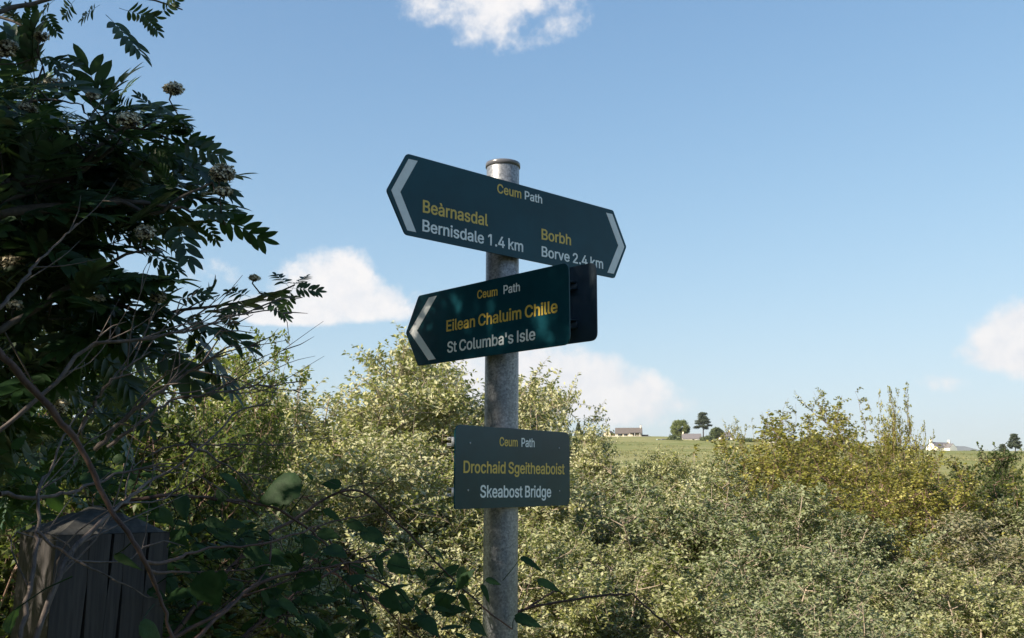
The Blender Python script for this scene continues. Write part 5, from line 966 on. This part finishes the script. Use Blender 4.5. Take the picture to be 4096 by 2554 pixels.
def sprays(q, n, ln, r, rg, O, Yj=.12):
    """thin side twigs off a branch"""
    out_ = []
    for _ in range(n):
        i = int(rg.integers(4, len(q)-2)); t = nrm(q[i+1]-q[i]); d = nrm(t*1.0+rg.normal(0, .27, 3)*np.array([1, .8, 1])+np.array([.2, 0, 0])); L_ = ln*rg.uniform(.4, 1.2)
        p1 = q[i]+d*L_*.5+rg.normal(0, .01, 3); p2 = q[i]+d*L_+rg.normal(0, .03, 3)+np.array([0, 0, .02]); pts_ = resample(smoothline([q[i], p1, p2], 5), 9)
        out_.append(pts_)
        if rg.uniform() < .6:
            d2 = nrm(d+rg.normal(0, .5, 3)); e = pts_[5]+d2*L_*.35; out_.append(resample(np.array([pts_[5], (pts_[5]+e)/2+rg.normal(0, .006, 3), e]), 9))
    a = np.array(out_)-np.array(O); return tubes(a, np.tile(r*np.linspace(1, .25, 9), (len(a), 1)), 4)
G = 'bare dead branches fanning out from the left'
DEAD = [([(-60, 1760, 1.7), (200, 1560, 1.75), (350, 1390, 1.8), (500, 1362, 1.82), (640, 1347, 1.85), (800, 1310, 1.9), (1000, 1250, 1.95), (1078, 1222, 1.97)], .006, 'bare tan branch ending in a thin tip under the cloud'),
        ([(300, 1760, 1.8), (385, 1600, 1.8), (450, 1520, 1.8), (530, 1455, 1.82), (602, 1408, 1.85)], .0055, 'pale grey bare branch rising steeply to a blunt end'),
        ([(380, 1800, 1.9), (480, 1690, 1.9), (600, 1600, 1.9), (720, 1510, 1.95), (800, 1465, 1.95), (870, 1420, 1.95), (905, 1392, 1.95), (965, 1383, 1.97)], .0065, 'thick forked grey branch bending up below the rowan tips'),
        ([(430, 1790, 1.85), (560, 1690, 1.85), (700, 1600, 1.9), (830, 1578, 1.9), (1000, 1550, 1.95), (1130, 1537, 1.97), (1222, 1528, 1.98)], .0045, 'long dark bare branch with a knobbed tip on the sky'),
        ([(60, 2760, 1.24), (150, 2520, 1.27), (220, 2333, 1.30), (296, 2190, 1.34), (451, 2054, 1.42), (520, 1995, 1.5), (560, 1960, 1.6), (649, 1900, 1.7), (790, 1796, 1.75), (881, 1722, 1.8), (960, 1640, 1.85), (1080, 1620, 1.9)], .0055, 'grey bare branch crossing the pale willows from the post'),
        ([(-60, 1310, 1.6), (60, 1170, 1.65), (140, 1060, 1.7), (230, 970, 1.75), (310, 895, 1.8)], .0048, 'thin grey branch slanting up through the rowan leaves'),
        ([(0, 1977, 1.4), (169, 1991, 1.45), (294, 1965, 1.5), (407, 1926, 1.55), (508, 1886, 1.6), (610, 1881, 1.65), (720, 1890, 1.7)], .0042, 'bowed grey branch crossing just above the wooden post'),
        ([(147, 2129, 1.3), (282, 2225, 1.3), (452, 2321, 1.32), (610, 2389, 1.35)], .0028, 'thin whitish stem lying across the wooden post'),
        ([(60, 2620, 1.25), (110, 2400, 1.28), (145, 2200, 1.32), (150, 2120, 1.35), (160, 1950, 1.4), (215, 1850, 1.45), (270, 1720, 1.5), (330, 1640, 1.55)], .0045, 'upright grey branch at the left edge of the wooden post'),
        ([(640, 1800, 1.9), (760, 1775, 1.9), (900, 1782, 1.92), (1060, 1780, 1.95), (1190, 1765, 2.0)], .003, 'nearly level thin twig before the pale willows'),
        ([(760, 1780, 1.85), (850, 1830, 1.88), (940, 1880, 1.9), (1010, 1925, 1.92)], .004, 'short dark twig pointing down to the right over the willows')]
for k, (pts, r0, lab) in enumerate(DEAD):
    b0 = P(*pts[0]); o = empty('dead_branch', b0, 0, label=lab, cat='branch', group=G)
    _, q = cane('stem', pts, r0, DEADB, o, b0, .72, 30, 0, .002)
    ns = [10, 5, 11, 9, 9, 4, 4, 0, 4, 5, 3][k]
    if ns:
        V, F = sprays(q, ns, .20, r0*.30, rng, b0)
        link('side_twigs', mesh('side_twigs', V, F), o, DEADB)['kind'] = 'stuff'

def bigleaf(L_, W_, seg=9, curl=.25, teeth=True):
    V = []; F = []; t = np.linspace(0, 1, seg+1)
    for i, u in enumerate(t):
        w = W_*.5*(math.sin(math.pi*min(1, u*.93+.07)**.72))*(1 if i % 2 else .9) if 0 < i < seg else (W_*.06 if i == 0 else 0)
        z = -curl*L_*u*u; rip = .03*L_*math.cos(i*math.pi)
        V += [(-w, u*L_-.04*L_, z+.10*w+rip*.5), (-w*.5, u*L_, z+.16*w), (0, u*L_, z), (w*.5, u*L_, z+.16*w), (w, u*L_-.04*L_, z+.10*w+rip*.5)]
    for i in range(seg):
        for j in range(4): a = i*5+j; F.append((a, a+1, a+6, a+5))
    return np.array(V), np.array(F)
BL = []
for i in range(4):
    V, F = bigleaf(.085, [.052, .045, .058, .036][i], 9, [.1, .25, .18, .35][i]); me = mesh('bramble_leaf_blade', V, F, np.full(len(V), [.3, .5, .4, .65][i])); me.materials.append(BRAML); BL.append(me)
bram = empty('bramble_bush', (P(640, 2900, 1.5).x, 1.5, 0), 0, label='tangle of bramble canes and broad leaves between the wooden post and the pole', cat='bush'); BO = Vector(bram.location)
CAN = [([(-40, 1370, 1.2), (80, 1500, 1.22), (240, 1680, 1.25), (330, 1800, 1.27), (420, 2000, 1.28), (500, 2120, 1.28), (580, 2250, 1.28), (640, 2400, 1.3), (700, 2600, 1.3)], .0062, 60),
       ([(600, 2640, 1.6), (850, 2350, 1.7), (1000, 2200, 1.8), (1120, 2110, 1.9), (1200, 2067, 1.95), (1295, 1997, 2.0), (1370, 1966, 2.0), (1440, 1963, 2.02), (1497, 2004, 2.02), (1591, 2092, 2.03), (1705, 2206, 2.05), (1831, 2338, 2.06), (1957, 2452, 2.07), (2049, 2518, 2.08)], .0050, 60),
       ([(1100, 2640, 1.9), (1250, 2124, 2.1), (1358, 2231, 2.1), (1440, 2344, 2.1), (1528, 2426, 2.1), (1610, 2502, 2.1), (1705, 2570, 2.1)], .0036, 20),
       ([(1200, 2200, 2.15), (1377, 2325, 2.15), (1465, 2439, 2.15), (1500, 2570, 2.15)], .005, 20),
       ([(1300, 2250, 2.25), (1528, 2332, 2.25), (1667, 2433, 2.25), (1768, 2560, 2.25)], .0045, 20),
       ([(330, 2120, 1.66), (440, 2050, 1.62), (542, 2002, 1.6), (678, 1982, 1.62), (847, 1994, 1.7), (1016, 2010, 1.75), (1118, 2044, 1.78), (1203, 2095, 1.8), (1299, 2174, 1.85), (1420, 2290, 1.9)], .0048, 30),
       ([(578, 2248, 1.28), (650, 2252, 1.36), (734, 2225, 1.46), (847, 2191, 1.55), (1016, 2180, 1.6), (1186, 2135, 1.7), (1299, 2095, 1.8), (1420, 2070, 1.85), (1500, 2055, 1.9)], .0034, 10),
       ([(600, 2285, 1.30), (760, 2290, 1.5), (900, 2285, 1.55), (1080, 2260, 1.6)], .003, 8), ([(780, 2560, 1.5), (950, 2400, 1.6), (1060, 2290, 1.7), (1090, 2150, 1.75)], .004, 20),
       ([(500, 2620, 1.5), (800, 2500, 1.6), (1050, 2330, 1.7), (1300, 2270, 1.8), (1500, 2240, 1.9)], .0045, 20), ([(900, 2620, 1.7), (1100, 2440, 1.8), (1250, 2330, 1.9), (1420, 2250, 2.0), (1560, 2200, 2.1)], .004, 20)]
CQ = []
for pts, r0, th in CAN:
    _, q = cane('cane', pts, r0, CANEB, bram, BO, .6, 40, th); CQ.append(q)
V, F = sprays(np.concatenate([CQ[1][:26], CQ[5], CQ[9], CQ[10]]), 26, .14, .0016, rng, BO); link('side_twigs', mesh('side_twigs', V, F), bram, CANEB)['kind'] = 'stuff'
BRQ = np.concatenate(CQ)
def bleaf(b, t, nh, w=1.0, v=None):
    o = bpy.data.objects.new('leaf', BL[v if v is not None else int(rng.integers(0, 4))]); COL.objects.link(o); o.parent = bram
    d = (t-b); l_ = d.length; d.normalize(); x = d.cross(nh).normalized(); z = x.cross(d); M_ = Matrix((x, d, z)).transposed().to_4x4() @ Matrix.Diagonal((l_/.085*w, l_/.085, l_/.085, 1)); M_.translation = b-BO; o.matrix_local = M_
pet = []
def putleaf(x0, y0, x1, y1, Y0, w=1.0, face=.8):
    b = P(x0, y0, Y0); t = P(x1, y1, Y0+rng.normal(0, .02)); nh = (EYE-b).normalized()*face+Vector((rng.normal(0, .35), rng.normal(0, .2), 1-face*.5)); bleaf(b, t, nh, w)
    nb = BRQ[np.argmin(np.linalg.norm(BRQ-np.array(b), axis=1))]; 
    dv = nb-np.array(b); dl = np.linalg.norm(dv); nb = np.array(b)+dv/max(dl, 1e-6)*min(dl, .07); pet.append([nb, (nb+np.array(b))/2+rng.normal(0, .004, 3), np.array(b)])
for a in [(886, 1895, 1002, 1962, 1.75, .8), (1203, 1937, 1011, 2000, 1.75, 1.15), (920, 1971, 807, 2005, 1.7, .9), (819, 2084, 903, 2097, 1.65, 1), (903, 2095, 994, 2102, 1.65, .9), (722, 1982, 740, 2072, 1.6, .9), (875, 2128, 960, 2160, 1.65, 1),
          (1214, 2174, 1299, 2225, 1.8, 1), (800, 2300, 880, 2434, 1.5, 1.3), (900, 2290, 830, 2400, 1.52, 1.2), (1045, 2366, 1110, 2440, 1.7, 1), (1118, 2400, 1220, 2456, 1.7, 1), (1364, 1940, 1282, 1934, 1.95, 1.1), (1560, 2235, 1651, 2294, 2.0, 1.25), (1740, 2205, 1800, 2235, 2.05, .9),
          (1830, 2284, 1885, 2344, 2.0, 1.2), (1944, 2319, 2008, 2338, 2.05, .8), (2150, 2325, 2260, 2352, 2.1, .9), (2083, 2231, 2178, 2275, 2.15, .7), (1452, 2124, 1547, 2168, 2.0, 1), (1295, 2042, 1390, 2085, 1.95, .8), (1390, 2090, 1478, 2124, 1.95, .8), (1250, 1920, 1225, 1880, 1.8, .8), (640, 2040, 720, 2110, 1.55, 1.1),
          (760, 2120, 640, 2160, 1.55, 1.2), (560, 2500, 700, 2600, 1.2, 1.2), (200, 1960, 260, 2060, 1.5, 1), (330, 1900, 420, 1930, 1.6, 1.4), (420, 1950, 330, 1870, 1.6, 1.3), (60, 2440, 20, 2530, 1.2, 1.2), (460, 2220, 540, 2260, 1.3, .6), (2060, 2470, 2180, 2500, 2.15, .8), (1880, 2500, 1960, 2540, 2.05, .9)]:
    putleaf(*a)
k = 0
PB = [(620, 2060), (900, 2080), (1250, 2120), (1500, 2160), (1700, 2260), (1930, 2330), (1950, 2580), (560, 2580)]
while k < 222:
    x, y = rng.uniform(560, 1960), rng.uniform(2060, 2580)
    if inpoly(x, y, PB) and rng.uniform() < .35+.65*(1-(x-560)/1400):
        a = rng.uniform(-.9, 1.1); l_ = rng.uniform(50, 105); putleaf(x, y, x+l_*math.cos(a), y+l_*math.sin(a), 1.5+.5*(x-560)/1400+rng.uniform(0, .3), rng.uniform(.7, 1.2), rng.uniform(.2, 1)); k += 1
k = 0
while k < 40:
    x, y = rng.uniform(-60, 620), rng.uniform(1780, 2120)
    a = rng.uniform(-.9, 1.1); l_ = rng.uniform(50, 110); putleaf(x, y, x+l_*math.cos(a), y+l_*math.sin(a), rng.uniform(1.75, 2.2), 1, rng.uniform(.3, 1)); k += 1
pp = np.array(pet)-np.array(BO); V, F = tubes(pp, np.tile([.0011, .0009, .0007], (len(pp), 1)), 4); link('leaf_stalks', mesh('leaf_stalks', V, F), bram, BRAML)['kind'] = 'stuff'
# single cane to the right of the pole
b0 = P(1900, 2640, 2.3); o = empty('bramble_cane', b0, 0, label='long bare bramble cane arching out to the right of the pole foot', cat='bramble')
cane('stem', [(1850, 2640, 2.3), (1990, 2490, 2.34), (2070, 2447, 2.35), (2146, 2426, 2.35), (2270, 2402, 2.35), (2403, 2383, 2.35), (2505, 2378, 2.35), (2538, 2385, 2.35), (2580, 2427, 2.35), (2659, 2488, 2.35), (2733, 2560, 2.35), (2800, 2640, 2.35)], .0042, CANEB, o, b0, .35, 46, 40)
cane('side_shoot', [(2072, 2452, 2.35), (2146, 2410, 2.36), (2200, 2375, 2.37), (2238, 2366, 2.38), (2252, 2380, 2.38)], .0034, CANEB, o, b0, .3, 16, 10)
cane('side_shoot', [(2085, 2445, 2.35), (2100, 2390, 2.36), (2125, 2310, 2.37), (2135, 2240, 2.38)], .0018, CANEB, o, b0, .5, 14, 4)
print('detail ok')

# ------------------------------------------------------------------ thin summer haze
V, F = box(-7000, 9500, -900, 7000, -330, 420)
hz = link('haze', mesh('haze', V, F)); hm = bpy.data.materials.new('haze'); hm.use_nodes = True; hn = hm.node_tree; hn.nodes.clear()
ho = hn.nodes.new('ShaderNodeOutputMaterial'); hv = hn.nodes.new('ShaderNodeVolumePrincipled'); hv.inputs['Color'].default_value = (.86, .92, 1, 1); hv.inputs['Density'].default_value = .00007; hv.inputs['Anisotropy'].default_value = .2
hn.links.new(hv.outputs[0], ho.inputs['Volume']); hz.data.materials.append(hm); hz['kind'] = 'stuff'
